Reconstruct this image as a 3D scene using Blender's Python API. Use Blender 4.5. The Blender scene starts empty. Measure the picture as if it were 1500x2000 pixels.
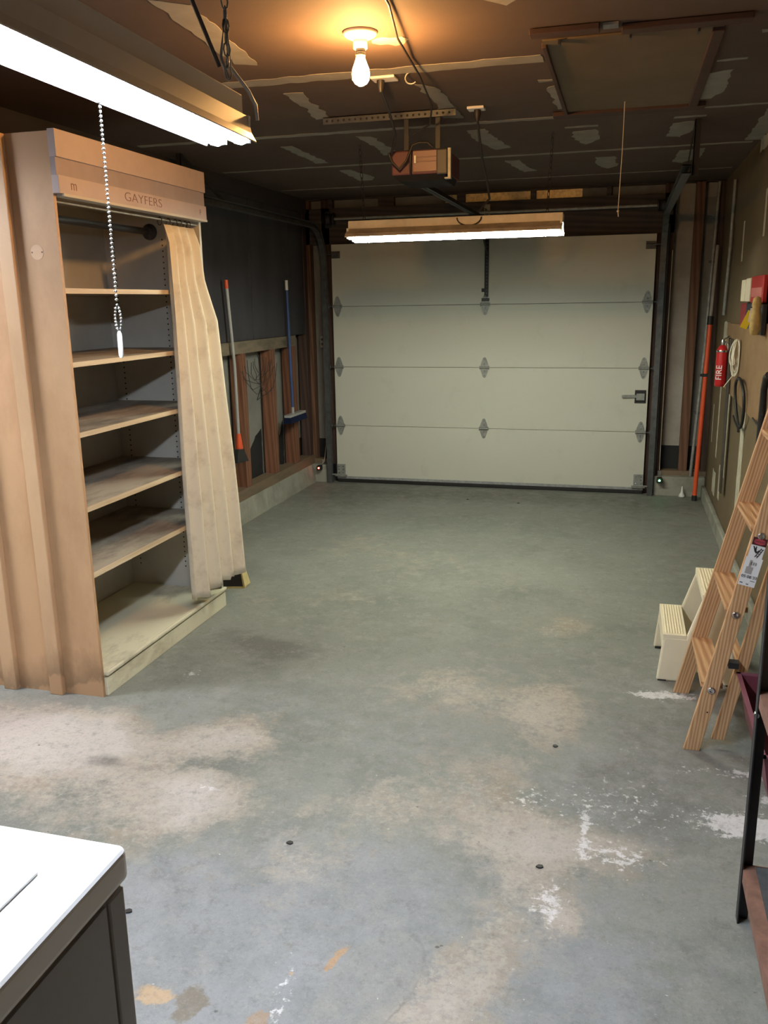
import bpy, bmesh, math, random
from mathutils import Vector, Matrix, noise
random.seed(7)
S = bpy.context.scene
COL = S.collection
PI = math.pi
V = Vector

# ------------------------------------------------------------------ camera
cam_d = bpy.data.cameras.new('camera'); cam = bpy.data.objects.new('camera', cam_d); COL.objects.link(cam)
Fw = V((-0.25978, 0.93614, -0.23698)); Rt = V((0.96448, 0.26370, -0.01558)); Up = V((-0.04790, 0.23261, 0.97139))
M = Matrix((Rt, Up, -Fw)).transposed().to_4x4(); M.translation = V((2.52786, -7.50655, 1.62954))
cam.matrix_world = M
cam_d.sensor_fit = 'VERTICAL'; cam_d.sensor_height = 36; cam_d.lens = 1680.15/2000*36
cam_d.clip_start = 0.05
S.camera = cam
# ------------------------------------------------------------------ world, exposure, lamp strengths
w = bpy.data.worlds.new('world'); S.world = w; w.use_nodes = True
w.node_tree.nodes['Background'].inputs[0].default_value = (0.55, 0.6, 0.7, 1)
w.node_tree.nodes['Background'].inputs[1].default_value = 0.02
S.view_settings.view_transform = 'Standard'; S.view_settings.look = 'None'
S.view_settings.gamma = 1; S.view_settings.use_curve_mapping = False
S.view_settings.exposure = 0.0
NEAR_E, FAR_E, LEFT_E, BULB_E = 185.0, 138.0, 250.0, 800.0
NEAR_C, FAR_C, LEFT_C, BULB_C = (0.80, 0.89, 1.0), (0.95, 1.0, 0.82), (0.95, 0.96, 1.0), (1.0, 0.50, 0.15)

# ------------------------------------------------------------------ helpers: materials
def newmat(name):
    m = bpy.data.materials.new(name); m.use_nodes = True
    return m, m.node_tree, m.node_tree.nodes['Principled BSDF']
def rgb(c): return (c[0], c[1], c[2], 1)
def plain(name, c, rough=0.6, metal=0.0, var=0.0, scale=8.0, bump=0.0, stretch=(1,1,1), c2=None, spec=0.5, thr=(0.35,0.65)):
    m, nt, b = newmat(name)
    b.inputs['Base Color'].default_value = rgb(c); b.inputs['Roughness'].default_value = rough
    b.inputs['Metallic'].default_value = metal; b.inputs['Specular IOR Level'].default_value = spec
    if var or c2 or bump:
        tc = nt.nodes.new('ShaderNodeTexCoord'); mp = nt.nodes.new('ShaderNodeMapping')
        mp.inputs['Scale'].default_value = stretch
        nt.links.new(tc.outputs['Object'], mp.inputs[0])
        n = nt.nodes.new('ShaderNodeTexNoise'); n.inputs['Scale'].default_value = scale; n.inputs['Detail'].default_value = 6
        n.inputs['Roughness'].default_value = 0.65
        nt.links.new(mp.outputs[0], n.inputs['Vector'])
        r = nt.nodes.new('ShaderNodeValToRGB')
        a = c2 if c2 else tuple(x*(1-var) for x in c); z = c if c2 else tuple(min(1, x*(1+var)) for x in c)
        r.color_ramp.elements[0].color = rgb(a); r.color_ramp.elements[1].color = rgb(z)
        r.color_ramp.elements[0].position = thr[0]; r.color_ramp.elements[1].position = thr[1]
        nt.links.new(n.outputs['Fac'], r.inputs[0]); nt.links.new(r.outputs[0], b.inputs['Base Color'])
        if bump:
            bp = nt.nodes.new('ShaderNodeBump'); bp.inputs['Strength'].default_value = bump; bp.inputs['Distance'].default_value = 0.004
            nt.links.new(n.outputs['Fac'], bp.inputs['Height']); nt.links.new(bp.outputs[0], b.inputs['Normal'])
    return m
def wood(name, c1, c2, axis='Z', rings=26.0, rough=0.55, dist=3.0, dirt=None, shear=0.0):
    """straight grain running along axis"""
    m, nt, b = newmat(name); b.inputs['Roughness'].default_value = rough
    tc = nt.nodes.new('ShaderNodeTexCoord'); mp = nt.nodes.new('ShaderNodeMapping')
    mp.inputs['Scale'].default_value = {'X':(0.06,1,1),'Y':(1,0.06,1),'Z':(1,1,0.06)}[axis]
    mp.inputs['Rotation'].default_value = (0, -math.atan(shear), 0); mp.vector_type = 'TEXTURE' if False else 'POINT'
    if shear:
        mr_ = nt.nodes.new('ShaderNodeMapping'); mr_.inputs['Rotation'].default_value = (0, -math.atan(shear), 0); mp.inputs['Rotation'].default_value = (0,0,0)
        nt.links.new(tc.outputs['Object'], mr_.inputs[0]); nt.links.new(mr_.outputs[0], mp.inputs[0])
    else: nt.links.new(tc.outputs['Object'], mp.inputs[0])
    wv = nt.nodes.new('ShaderNodeTexWave'); wv.wave_type = 'BANDS'; wv.bands_direction = 'DIAGONAL'
    wv.inputs['Scale'].default_value = rings; wv.inputs['Distortion'].default_value = dist
    wv.inputs['Detail'].default_value = 3; wv.inputs['Detail Scale'].default_value = 1.2
    nt.links.new(mp.outputs[0], wv.inputs['Vector'])
    n = nt.nodes.new('ShaderNodeTexNoise'); n.inputs['Scale'].default_value = 60; n.inputs['Detail'].default_value = 4
    nt.links.new(mp.outputs[0], n.inputs['Vector'])
    mx = nt.nodes.new('ShaderNodeMath'); mx.operation = 'MULTIPLY_ADD'; mx.inputs[1].default_value = 0.6
    n2 = nt.nodes.new('ShaderNodeMath'); n2.operation = 'MULTIPLY'; n2.inputs[1].default_value = 0.4
    nt.links.new(n.outputs['Fac'], n2.inputs[0]); nt.links.new(wv.outputs['Fac'], mx.inputs[0]); nt.links.new(n2.outputs[0], mx.inputs[2])
    r = nt.nodes.new('ShaderNodeValToRGB'); r.color_ramp.elements[0].color = rgb(c1); r.color_ramp.elements[1].color = rgb(c2)
    r.color_ramp.elements[0].position = 0.2; r.color_ramp.elements[1].position = 0.75
    nt.links.new(mx.outputs[0], r.inputs[0])
    out = r.outputs[0]
    if dirt:
        d = nt.nodes.new('ShaderNodeTexNoise'); d.inputs['Scale'].default_value = 3.5; d.inputs['Detail'].default_value = 7
        nt.links.new(tc.outputs['Object'], d.inputs['Vector'])
        rr = nt.nodes.new('ShaderNodeMapRange'); rr.inputs[1].default_value = 0.5; rr.inputs[2].default_value = 0.72; rr.inputs[4].default_value = 0.8
        nt.links.new(d.outputs['Fac'], rr.inputs[0])
        mm = nt.nodes.new('ShaderNodeMix'); mm.data_type = 'RGBA'; mm.inputs[7].default_value = rgb(dirt)
        nt.links.new(rr.outputs[0], mm.inputs[0]); nt.links.new(out, mm.inputs[6]); out = mm.outputs[2]
    nt.links.new(out, b.inputs['Base Color'])
    return m
def dirty(name, base, dirt, scale=4.0, lo=0.5, hi=0.7, amt=0.85, rough=0.6, stretch=(1,1,1), fine=40.0, bump=0.0, foot=None):
    """painted surface with irregular grime"""
    m, nt, b = newmat(name); b.inputs['Roughness'].default_value = rough
    tc = nt.nodes.new('ShaderNodeTexCoord'); mp = nt.nodes.new('ShaderNodeMapping'); mp.inputs['Scale'].default_value = stretch
    nt.links.new(tc.outputs['Object'], mp.inputs[0])
    d = nt.nodes.new('ShaderNodeTexNoise'); d.inputs['Scale'].default_value = scale; d.inputs['Detail'].default_value = 10; d.inputs['Roughness'].default_value = 0.68
    nt.links.new(mp.outputs[0], d.inputs['Vector'])
    rr = nt.nodes.new('ShaderNodeMapRange'); rr.inputs[1].default_value = lo; rr.inputs[2].default_value = hi; rr.inputs[4].default_value = amt
    nt.links.new(d.outputs['Fac'], rr.inputs[0])
    mm = nt.nodes.new('ShaderNodeMix'); mm.data_type = 'RGBA'; mm.inputs[6].default_value = rgb(base); mm.inputs[7].default_value = rgb(dirt)
    nt.links.new(rr.outputs[0], mm.inputs[0]); last = mm.outputs[2]
    if foot:   # damp stain along the foot of the boards, ragged upper edge
        sx = nt.nodes.new('ShaderNodeSeparateXYZ'); nt.links.new(tc.outputs['Object'], sx.inputs[0])
        m1 = nt.nodes.new('ShaderNodeMath'); m1.operation = 'MULTIPLY_ADD'; m1.inputs[1].default_value = -0.45; nt.links.new(d.outputs['Fac'], m1.inputs[0]); nt.links.new(sx.outputs[2], m1.inputs[2])
        for lo_, hi_, c_, a_ in ((-0.04,-0.17,foot,0.6),(-0.178,-0.192,tuple(min(1,q*4) for q in foot),0.45)):
            r2 = nt.nodes.new('ShaderNodeMapRange'); r2.inputs[1].default_value = lo_; r2.inputs[2].default_value = hi_; r2.inputs[4].default_value = a_; nt.links.new(m1.outputs[0], r2.inputs[0])
            m3 = nt.nodes.new('ShaderNodeMix'); m3.data_type = 'RGBA'; m3.inputs[7].default_value = rgb(c_); nt.links.new(r2.outputs[0], m3.inputs[0]); nt.links.new(last, m3.inputs[6]); last = m3.outputs[2]
    nt.links.new(last, b.inputs['Base Color'])
    if bump:
        bp = nt.nodes.new('ShaderNodeBump'); bp.inputs['Strength'].default_value = bump; bp.inputs['Distance'].default_value = 0.01
        nt.links.new(d.outputs['Fac'], bp.inputs['Height']); nt.links.new(bp.outputs[0], b.inputs['Normal'])
    return m
def emit(name, c, s):
    m, nt, b = newmat(name)
    b.inputs['Base Color'].default_value = rgb((0.8,0.8,0.8)); b.inputs['Emission Color'].default_value = rgb(c); b.inputs['Emission Strength'].default_value = s
    return m

# ------------------------------------------------------------------ helpers: meshes
class MB:
    def __init__(s): s.v = []; s.f = []; s.mi = []; s.sm = []
    def add(s, vs, fs, mi=0, smooth=False, mat=None):
        o = len(s.v)
        s.v += [tuple(mat @ V(v)) if mat is not None else tuple(v) for v in vs]
        s.f += [tuple(i+o for i in f) for f in fs]; s.mi += [mi]*len(fs); s.sm += [smooth]*len(fs)
        return s
    def box(s, a, b, mi=0, mat=None):
        x0,y0,z0 = [min(p,q) for p,q in zip(a,b)]; x1,y1,z1 = [max(p,q) for p,q in zip(a,b)]
        vs = [(x0,y0,z0),(x1,y0,z0),(x1,y1,z0),(x0,y1,z0),(x0,y0,z1),(x1,y0,z1),(x1,y1,z1),(x0,y1,z1)]
        return s.add(vs, [(0,3,2,1),(4,5,6,7),(0,1,5,4),(1,2,6,5),(2,3,7,6),(3,0,4,7)], mi, mat=mat)
    def hexa(s, lo, hi, mi=0):
        """lo, hi: four corners each, same winding"""
        return s.add(list(lo)+list(hi), [(0,3,2,1),(4,5,6,7),(0,1,5,4),(1,2,6,5),(2,3,7,6),(3,0,4,7)], mi)
    def beam(s, p, q, w, h, up=(0,0,1), mi=0):
        """rectangular bar from p to q, w sideways, h along up"""
        p, q = V(p), V(q); d = (q-p).normalized(); u = V(up); sd = d.cross(u).normalized(); u = sd.cross(d).normalized()
        c = lambda o, a, b: tuple(o + sd*a*w/2 + u*b*h/2)
        return s.hexa([c(p,-1,-1),c(p,1,-1),c(p,1,1),c(p,-1,1)], [c(q,-1,-1),c(q,1,-1),c(q,1,1),c(q,-1,1)], mi)
    def tube(s, pts, r, n=8, mi=0, closed=False, cap=True):
        pts = [V(p) for p in pts]; rs = r if isinstance(r, (list,tuple)) else [r]*len(pts)
        o = len(s.v); N = len(pts); prev = None; vs = []
        for i, p in enumerate(pts):
            a = pts[(i-1) % N] if (closed or i > 0) else p; b = pts[(i+1) % N] if (closed or i < N-1) else p
            d = (b-a).normalized() if (b-a).length > 1e-9 else V((0,0,1))
            if prev is None:
                t = V((0,0,1)) if abs(d.z) < 0.9 else V((1,0,0)); u = d.cross(t).normalized()
            else:
                u = prev - d*prev.dot(d); u = u.normalized() if u.length > 1e-6 else d.orthogonal().normalized()
            prev = u; w_ = d.cross(u)
            for k in range(n):
                an = 2*PI*k/n; vs.append(tuple(p + (u*math.cos(an) + w_*math.sin(an))*rs[i]))
        fs = []
        for i in range(N if closed else N-1):
            j = (i+1) % N
            for k in range(n): fs.append((i*n+k, i*n+(k+1)%n, j*n+(k+1)%n, j*n+k))
        s.add(vs, fs, mi, True)
        if cap and not closed:
            s.add([vs[k] for k in range(n)], [tuple(reversed(range(n)))], mi)
            s.add([vs[(N-1)*n+k] for k in range(n)], [tuple(range(n))], mi)
        return s
    def lathe(s, prof, c, axis=(0,0,1), n=20, mi=0):
        """prof: list of (radius, height along axis)"""
        ax = V(axis).normalized(); u = ax.orthogonal().normalized(); w_ = ax.cross(u); c = V(c); vs = []
        for r, h in prof:
            for k in range(n):
                an = 2*PI*k/n; vs.append(tuple(c + ax*h + (u*math.cos(an)+w_*math.sin(an))*r))
        fs = [(i*n+k, i*n+(k+1)%n, (i+1)*n+(k+1)%n, (i+1)*n+k) for i in range(len(prof)-1) for k in range(n)]
        s.add(vs, fs, mi, True)
        if prof[0][0] > 1e-4: s.add(vs[:n], [tuple(reversed(range(n)))], mi)
        if prof[-1][0] > 1e-4: s.add(vs[-n:], [tuple(range(n))], mi)
        return s
    def prism(s, poly, depth, mi=0):
        """poly: 3D points in a plane, extruded by vector depth"""
        n = len(poly); d = V(depth); a = [tuple(V(p)) for p in poly]; b = [tuple(V(p)+d) for p in poly]
        return s.add(a+b, [tuple(reversed(range(n))), tuple(range(n, 2*n))] + [(i,(i+1)%n,n+(i+1)%n,n+i) for i in range(n)], mi)
    def sphere(s, c, r, n=8, mi=0):
        m = n//2
        return s.lathe([(r*math.sin(PI*i/m), -r*math.cos(PI*i/m)) for i in range(m+1)], c, n=n, mi=mi)
    def build(s, name, mats, parent=None, org=None, bevel=0.0, fixn=True):
        me = bpy.data.meshes.new(name)
        if parent is not None:
            o_ = V(parent['_w']); loc = V((0,0,0))
        else:
            if org is None:
                xs, ys, zs = zip(*s.v); org = ((min(xs)+max(xs))/2, (min(ys)+max(ys))/2, min(zs))
            o_ = V(org); loc = o_
        me.from_pydata([tuple(V(v)-o_) for v in s.v], [], s.f)
        mats = mats if isinstance(mats, (list,tuple)) else [mats]
        for m in mats: me.materials.append(m)
        for p, mi, sm in zip(me.polygons, s.mi, s.sm): p.material_index = mi; p.use_smooth = sm
        if fixn:
            bm = bmesh.new(); bm.from_mesh(me); bmesh.ops.recalc_face_normals(bm, faces=bm.faces)
            bm.to_mesh(me); bm.free()
        me.update()
        ob = bpy.data.objects.new(name, me); COL.objects.link(ob); ob.location = loc; ob['_w'] = list(o_)
        if parent is not None: ob.parent = parent
        if bevel:
            md = ob.modifiers.new('bevel', 'BEVEL'); md.width = bevel; md.segments = 2; md.limit_method = 'ANGLE'; md.angle_limit = math.radians(40)
        return ob
def tag(o, label, cat, group=None):
    o['label'] = label; o['category'] = cat
    if group: o['group'] = group
    return o
def thing(name, label, cat, loc, group=None):
    o = bpy.data.objects.new(name, None); COL.objects.link(o); o.location = loc; o['_w'] = list(loc); o.empty_display_size = 0.05
    if label: tag(o, label, cat, group)
    return o
def struct(o): o['kind'] = 'structure'; return o
def copy_tree(o, parent=None, delta=None):
    c = o.copy(); COL.objects.link(c); c.parent = parent
    if delta is not None: c.location = V(o.location) + V(delta)
    for ch in [x for x in ALLCH(o)]: copy_tree(ch, c)
    return c
def ALLCH(o): return [x for x in bpy.data.objects if x.parent == o]
def text(name, body, size, mat4, m, parent, depth=0.0006, bold=0.0, wide=1.0):
    cu = bpy.data.curves.new(name, 'FONT'); cu.body = body; cu.size = size; cu.extrude = depth; cu.align_x = 'CENTER'; cu.align_y = 'CENTER'; cu.offset = bold
    t = bpy.data.objects.new(name+'_src', cu); COL.objects.link(t)
    me = bpy.data.meshes.new_from_object(t.evaluated_get(bpy.context.evaluated_depsgraph_get()))
    bpy.data.objects.remove(t)
    o_ = V(parent['_w']); me.transform(Matrix.Translation(-o_) @ mat4 @ Matrix.Diagonal((wide,1,1,1))); me.materials.clear(); me.materials.append(m)
    ob = bpy.data.objects.new(name, me); COL.objects.link(ob); ob.parent = parent; ob['_w'] = list(o_)
    return ob
def frame(origin, x, y):
    x = V(x).normalized(); y = V(y).normalized(); z = x.cross(y)
    m = Matrix((x, y, z)).transposed().to_4x4(); m.translation = V(origin); return m
def rough_poly(pts, amp=0.006, step=0.03, seed=0):
    """closed outline with a ragged edge; pts 2D"""
    out = []; n = len(pts)
    for i in range(n):
        a, b = V(pts[i]), V(pts[(i+1) % n]); L = (b-a).length; k = max(1, int(L/step))
        nn = V((-(b-a).y, (b-a).x)).normalized()
        for j in range(k):
            p = a + (b-a)*j/k; out.append(p + nn*amp*(noise.noise(V((p.x*17+seed, p.y*17, seed*3.1)))*2))
    return [(p.x, p.y) for p in out]

# ------------------------------------------------------------------ materials
CEIL_M   = plain('unpainted_ceiling_board', (0.088,0.056,0.042), 0.85, var=0.10, scale=2.5)
MUD_M    = plain('joint_compound', (0.27,0.25,0.215), 0.9, var=0.12, scale=9, bump=0.25)
WALLR_M  = plain('brown_wall_board', (0.135,0.096,0.050), 0.85, var=0.10, scale=2.2)
BLACKP   = plain('black_building_paper', (0.012,0.013,0.015), 0.8)
GREYP    = plain('grey_sheathing', (0.24,0.24,0.225), 0.9, var=0.12, scale=4)
PALEP    = plain('pale_sheathing', (0.36,0.335,0.30), 0.9, var=0.12, scale=4)
STUD_M   = wood('red_brown_stud', (0.13,0.05,0.026), (0.22,0.095,0.05), 'Z', 14, 0.75)
DSTUD_M  = wood('dark_old_stud', (0.045,0.024,0.019), (0.08,0.044,0.033), 'Z', 14, 0.8)
DSTUD2   = wood('brown_old_stud', (0.10,0.045,0.025), (0.17,0.085,0.05), 'Z', 14, 0.8)
DBEAM_M  = wood('dark_old_beam', (0.045,0.035,0.032), (0.075,0.055,0.048), 'X', 14, 0.8)
SILL_M   = dirty('dusty_sill_plate', (0.19,0.135,0.085), (0.08,0.07,0.055), 9, stretch=(1,0.2,1))
BLOCK_M  = dirty('dusty_block', (0.20,0.16,0.11), (0.06,0.05,0.04), 7, stretch=(1,0.25,1))
CONC_M   = dirty('curb_concrete', (0.33,0.33,0.285), (0.15,0.145,0.12), 5, 0.45, 0.7, 0.7, 0.9, bump=0.5)
FOIL_M   = plain('crinkled_foil_bulb_lit', (0.85,0.66,0.38), 0.35, metal=0.35, var=0.25, scale=30, bump=0.9)  # golden glow of the bulb put into the foil colour
DOORW    = dirty('cream_door_skin', (0.62,0.62,0.55), (0.42,0.41,0.34), 5, 0.56, 0.8, 0.35, 0.5)
DOORT    = plain('door_grey_edge', (0.30,0.31,0.32), 0.6, var=0.2, scale=30)
GALV     = plain('galvanised_steel', (0.30,0.31,0.30), 0.5, metal=0.3, var=0.2, scale=25)
DGALV    = plain('dull_track_steel', (0.11,0.115,0.12), 0.5, metal=0.6, var=0.2, scale=20)
STEELB   = plain('bright_steel', (0.72,0.74,0.76), 0.22, metal=1.0)
DARKM    = plain('dark_iron', (0.035,0.036,0.040), 0.5, metal=0.5)
BLACK    = plain('black_rubber', (0.012,0.012,0.013), 0.55)
CORDB    = plain('black_cord', (0.02,0.018,0.018), 0.5)
WHITEP   = plain('white_enamel', (0.82,0.82,0.80), 0.3)
PORC     = plain('white_porcelain', (0.85,0.82,0.76), 0.25)
FIXM     = plain('fixture_enamel', (0.78,0.72,0.62), 0.45, var=0.1, scale=12)
FIXIN    = plain('fixture_reflector_inside', (0.85,0.85,0.83), 0.4)
FIXDIRT  = dirty('dusty_reflector_outside', (0.50,0.44,0.38), (0.24,0.20,0.17), 9, 0.4, 0.7, 0.8, 0.7)
TAN      = dirty('cream_tan_paint', (0.59,0.365,0.20), (0.32,0.17,0.075), 2.2, 0.46, 0.80, 0.75, 0.55, (1,1,0.5), foot=(0.17,0.10,0.055))
TAN2     = dirty('cream_tan_batten_paint', (0.63,0.41,0.235), (0.38,0.23,0.12), 3.0, 0.5, 0.8, 0.6, 0.55, (1,1,0.4), foot=(0.17,0.10,0.055))
PINK     = plain('pinkish_header_paint', (0.54,0.45,0.45), 0.6, var=0.06, scale=6)
PINKD    = plain('darker_header_stripe', (0.39,0.33,0.35), 0.6, var=0.06, scale=6)
CABIN    = plain('cabinet_inside_paint', (0.60,0.58,0.52), 0.6, var=0.05, scale=5)
SHELFT   = dirty('dusty_shelf_board', (0.45,0.39,0.31), (0.13,0.11,0.09), 5, 0.44, 0.66, 0.85, 0.8, (1,0.35,1))
SHELFE   = wood('shelf_front_edge', (0.62,0.47,0.29), (0.76,0.61,0.40), 'Y', 10, 0.6)
BASEM    = dirty('cream_plinth_paint', (0.80,0.76,0.56), (0.34,0.26,0.15), 5, 0.58, 0.75, 0.7, 0.45, (1,0.4,1))
CURT     = dirty('stained_cotton_curtain', (0.84,0.76,0.60), (0.50,0.40,0.28), 7, 0.50, 0.78, 0.75, 0.95)
LADW     = wood('fir_ladder_wood', (0.40,0.21,0.095), (0.62,0.39,0.20), 'Z', 55, 0.5, 2.5, shear=0.217)
LADT     = wood('fir_tread_wood', (0.38,0.20,0.09), (0.60,0.38,0.20), 'Y', 24, 0.5, 2.0)
CREAM    = plain('cream_plastic', (0.84,0.77,0.56), 0.4, var=0.04, scale=8)
MAROON   = plain('maroon_plastic', (0.13,0.03,0.045), 0.4)
ORANGE   = plain('orange_fibreglass', (0.75,0.10,0.03), 0.4)
BLUE     = plain('blue_enamel', (0.035,0.075,0.22), 0.5)
GREYH    = plain('grey_handle', (0.38,0.38,0.38), 0.45)
RED      = plain('red_enamel', (0.46,0.015,0.018), 0.3)
REDBOX   = plain('opener_red_brown', (0.13,0.05,0.062), 0.5, var=0.08, scale=10)
PINKM    = plain('opener_pink_metal', (0.24,0.16,0.155), 0.45, metal=0.1)
DARKG    = plain('dark_grey_plastic', (0.08,0.08,0.085), 0.5)
ROPE     = plain('off_white_cord', (0.72,0.68,0.56), 0.8)
PLY      = dirty('weathered_plywood', (0.27,0.165,0.08), (0.14,0.075,0.035), 2.5, 0.42, 0.7, 0.85, 0.7, (1,0.5,1))
RUST     = plain('rusty_steel', (0.20,0.105,0.075), 0.7, metal=0.2, var=0.25, scale=20)
MATG     = plain('dark_grey_mat', (0.05,0.055,0.055), 0.9, var=0.2, scale=30)
YELLOW   = plain('yellow_card', (0.85,0.70,0.03), 0.6)
KRAFT    = plain('yellow_cardboard', (0.62,0.53,0.26), 0.8, var=0.12, scale=15)
INK      = plain('pencil_ink', (0.22,0.13,0.12), 0.8)
PRINT    = plain('black_print', (0.02,0.02,0.02), 0.6)
LABELW   = plain('white_label', (0.78,0.77,0.76), 0.5)
LABELG   = plain('grey_smudge', (0.36,0.33,0.31), 0.6)
LABELR   = plain('label_red', (0.45,0.05,0.07), 0.5)
LABELK   = plain('label_dark_border', (0.07,0.01,0.01), 0.5)
STRING   = plain('pale_string', (0.55,0.50,0.42), 0.8)
HATCHM   = plain('hatch_board', (0.125,0.088,0.048), 0.8, var=0.12, scale=2.5)
TRIMM    = plain('dark_hatch_trim', (0.055,0.026,0.020), 0.75, var=0.15, scale=6)
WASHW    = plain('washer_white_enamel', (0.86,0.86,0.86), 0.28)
WASHS    = plain('washer_shaded_enamel', (0.27,0.25,0.23), 0.4)  # same enamel as the top, darkened to paint in the side's shade

# ------------------------------------------------------------------ floor (worn areas carried as a mesh attribute)
XL, XR, ZC = -0.20, 3.24, 2.515
YB, YP = -9.2, -4.55       # wall behind the camera, plane of the cabinet side
XFL = -2.2
def make_floor():
    x0, x1, y0, y1, st = XFL, 3.6, YB, 0.9, 0.03
    nx, ny = int((x1-x0)/st)+1, int((y1-y0)/st)+1
    vs = [(x0+i*st, y0+j*st, 0) for j in range(ny) for i in range(nx)]
    fs = [(j*nx+i, j*nx+i+1, (j+1)*nx+i+1, (j+1)*nx+i) for j in range(ny-1) for i in range(nx-1)]
    me = bpy.data.meshes.new('floor'); me.from_pydata(vs, [], fs)
    # x, y, rx, ry, weight   (worn through to beige / dark stains and broad dark zones / white paint or efflorescence / bluish sealer)
    T = [(1.13,-4.75,.17,.12,1.0),(1.18,-5.17,.20,.15,1.1),(.60,-5.02,.40,.28,.9),(1.88,-4.15,.30,.26,.6),(2.30,-4.24,.16,.36,.75),
         (2.20,-5.02,.26,.2,.65),(2.27,-3.32,.16,.13,.6),(1.66,-5.40,.18,.14,.45),(1.62,-5.1,.18,.14,.35),(2.25,-5.75,.1,.22,.8),
         (2.43,-5.43,.06,.12,.8),(2.54,-5.13,.2,.09,.75),(1.31,-2.25,.6,.5,.3),(.55,-4.82,.3,.14,.8),(.2,-4.95,.45,.25,.9),(2.1,-6.0,.12,.2,.6),
         (1.1,-3.1,.25,.2,.35),(2.05,-4.75,.2,.15,.45),(1.85,-5.05,.12,.2,.4),(0.75,-2.0,.3,.4,.25),(2.3,-5.3,.12,.25,.6),(1.9,-2.7,.4,.3,.2),
         (0.6,-3.2,.2,.15,.35),(1.0,-5.45,.3,.2,.4)]
    D = [(.97,-3.9,.2,.13,1.3),(.72,-3.75,.15,.10,.65),(.75,-5.0,.07,.05,1.1),(.70,-4.6,.15,.1,.35),(.35,-.75,.5,.6,.55),(2.9,-.9,.5,.9,.4),(1.5,-.35,1.6,.3,.8),(2.7,-4.9,.35,.4,.35),(2.75,-4.3,.3,.3,.4),(2.0,-3.6,.6,.25,.25),
         (2.9,-2.4,.3,.6,.35),(.9,-5.05,.15,.1,.35),(1.4,-3.55,.3,.2,.25),(1.5,-5.85,.25,.2,.4),(1.2,-1.2,.4,.25,.35),(.55,-4.2,.2,.3,.4),
         (2.9,-5.4,.15,.1,.3),(2.65,-4.75,.2,.2,.35),(2.95,-4.2,.3,.2,.35),(1.34,-5.55,.12,.06,.5),(1.7,-4.55,.05,.05,.5)]
    W = [(2.98,-4.90,.13,.06,1.3),(3.1,-4.72,.1,.04,1.0),(3.05,-4.55,.18,.03,.8),(2.77,-3.98,.14,.035,.9),(2.70,-4.0,.05,.03,.5),(2.79,-4.61,.012,.07,.9),(2.48,-5.03,.014,.16,.6),(2.58,-5.15,.12,.06,.5),
         (2.63,-4.48,.04,.015,.8),(2.40,-5.40,.05,.1,.65),(1.8,-5.95,.02,.12,.6),(1.2,-5.1,.08,.06,.35),(2.6,-4.85,.2,.2,.32),(2.45,-5.9,.1,.03,.6),(2.3,-4.9,.1,.1,.35),(0.7,-4.25,.05,.03,.6)]
    B = [(1.5,-5.9,.5,.3,1.0),(2.2,-5.9,.5,.25,.8),(1.9,-5.45,.3,.2,.7),(1.34,-5.57,.24,.16,1.0),(1.7,-5.7,.25,.2,.8),(2.5,-5.6,.2,.3,.8),(2.6,-4.7,.3,.4,.6),(1.9,-4.6,.25,.2,.35),(1.3,-4.5,.35,.2,.3),(1.9,-5.35,.2,.15,.5),(.9,-4.5,.4,.2,.25),(2.0,-5.77,.12,.2,.5)]
    def val(bl, p):
        s = 0.0
        for (x, y, rx, ry, wt) in bl:
            dx = (p[0]-x)/rx; dy = (p[1]-y)/ry; d = dx*dx+dy*dy
            if d < 5: s += wt*math.exp(-d*0.9)
        return s
    at = me.color_attributes.new('wear', 'FLOAT_COLOR', 'POINT')
    cols = []
    for v in vs:
        wx = noise.noise(V((v[0]*3, v[1]*3, 0)))*0.10 + noise.noise(V((v[0]*9, v[1]*9, 4)))*0.04
        wy = noise.noise(V((v[0]*3, v[1]*3, 9)))*0.12 + noise.noise(V((v[0]*9, v[1]*9, 14)))*0.04
        p = (v[0]+wx, v[1]+wy)
        cols += [min(1.5, val(T, p)), min(1.5, val(D, p)), min(1.5, val(W, (v[0]+wx*.25, v[1]+wy*.25))), min(1.5, val(B, p))]
    at.data.foreach_set('color', cols)
    m, nt, b = newmat('old_garage_concrete'); L = nt.links.new; N = nt.nodes.new
    b.inputs['Roughness'].default_value = 0.62
    a = N('ShaderNodeVertexColor'); a.layer_name = 'wear'; sp = N('ShaderNodeSeparateColor'); L(a.outputs[0], sp.inputs[0])
    tc = N('ShaderNodeTexCoord')
    def nz(scale, det=8, rough=0.65, off=0.0, stretch=(1,1,1)):
        mp = N('ShaderNodeMapping'); mp.inputs['Location'].default_value = (off, off*1.7, off*0.3); mp.inputs['Scale'].default_value = stretch; L(tc.outputs['Object'], mp.inputs[0])
        n = N('ShaderNodeTexNoise'); n.inputs['Scale'].default_value = scale; n.inputs['Detail'].default_value = det; n.inputs['Roughness'].default_value = rough
        L(mp.outputs[0], n.inputs['Vector']); return n.outputs['Fac']
    def mr(x, lo, hi, tmax=1.0, tmin=0.0):
        r = N('ShaderNodeMapRange'); r.inputs[1].default_value = lo; r.inputs[2].default_value = hi; r.inputs[3].default_value = tmin; r.inputs[4].default_value = tmax; L(x, r.inputs[0]); return r.outputs[0]
    def ma(op, x, y):
        r = N('ShaderNodeMath'); r.operation = op
        for i, q in enumerate((x, y)):
            if isinstance(q, (int, float)): r.inputs[i].default_value = q
            else: L(q, r.inputs[i])
        return r.outputs[0]
    def mix(f, x, y):
        r = N('ShaderNodeMix'); r.data_type = 'RGBA'; L(f, r.inputs[0])
        for i, q in ((6, x), (7, y)):
            if isinstance(q, tuple): r.inputs[i].default_value = rgb(q)
            else: L(q, r.inputs[i])
        return r.outputs[2]
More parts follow.
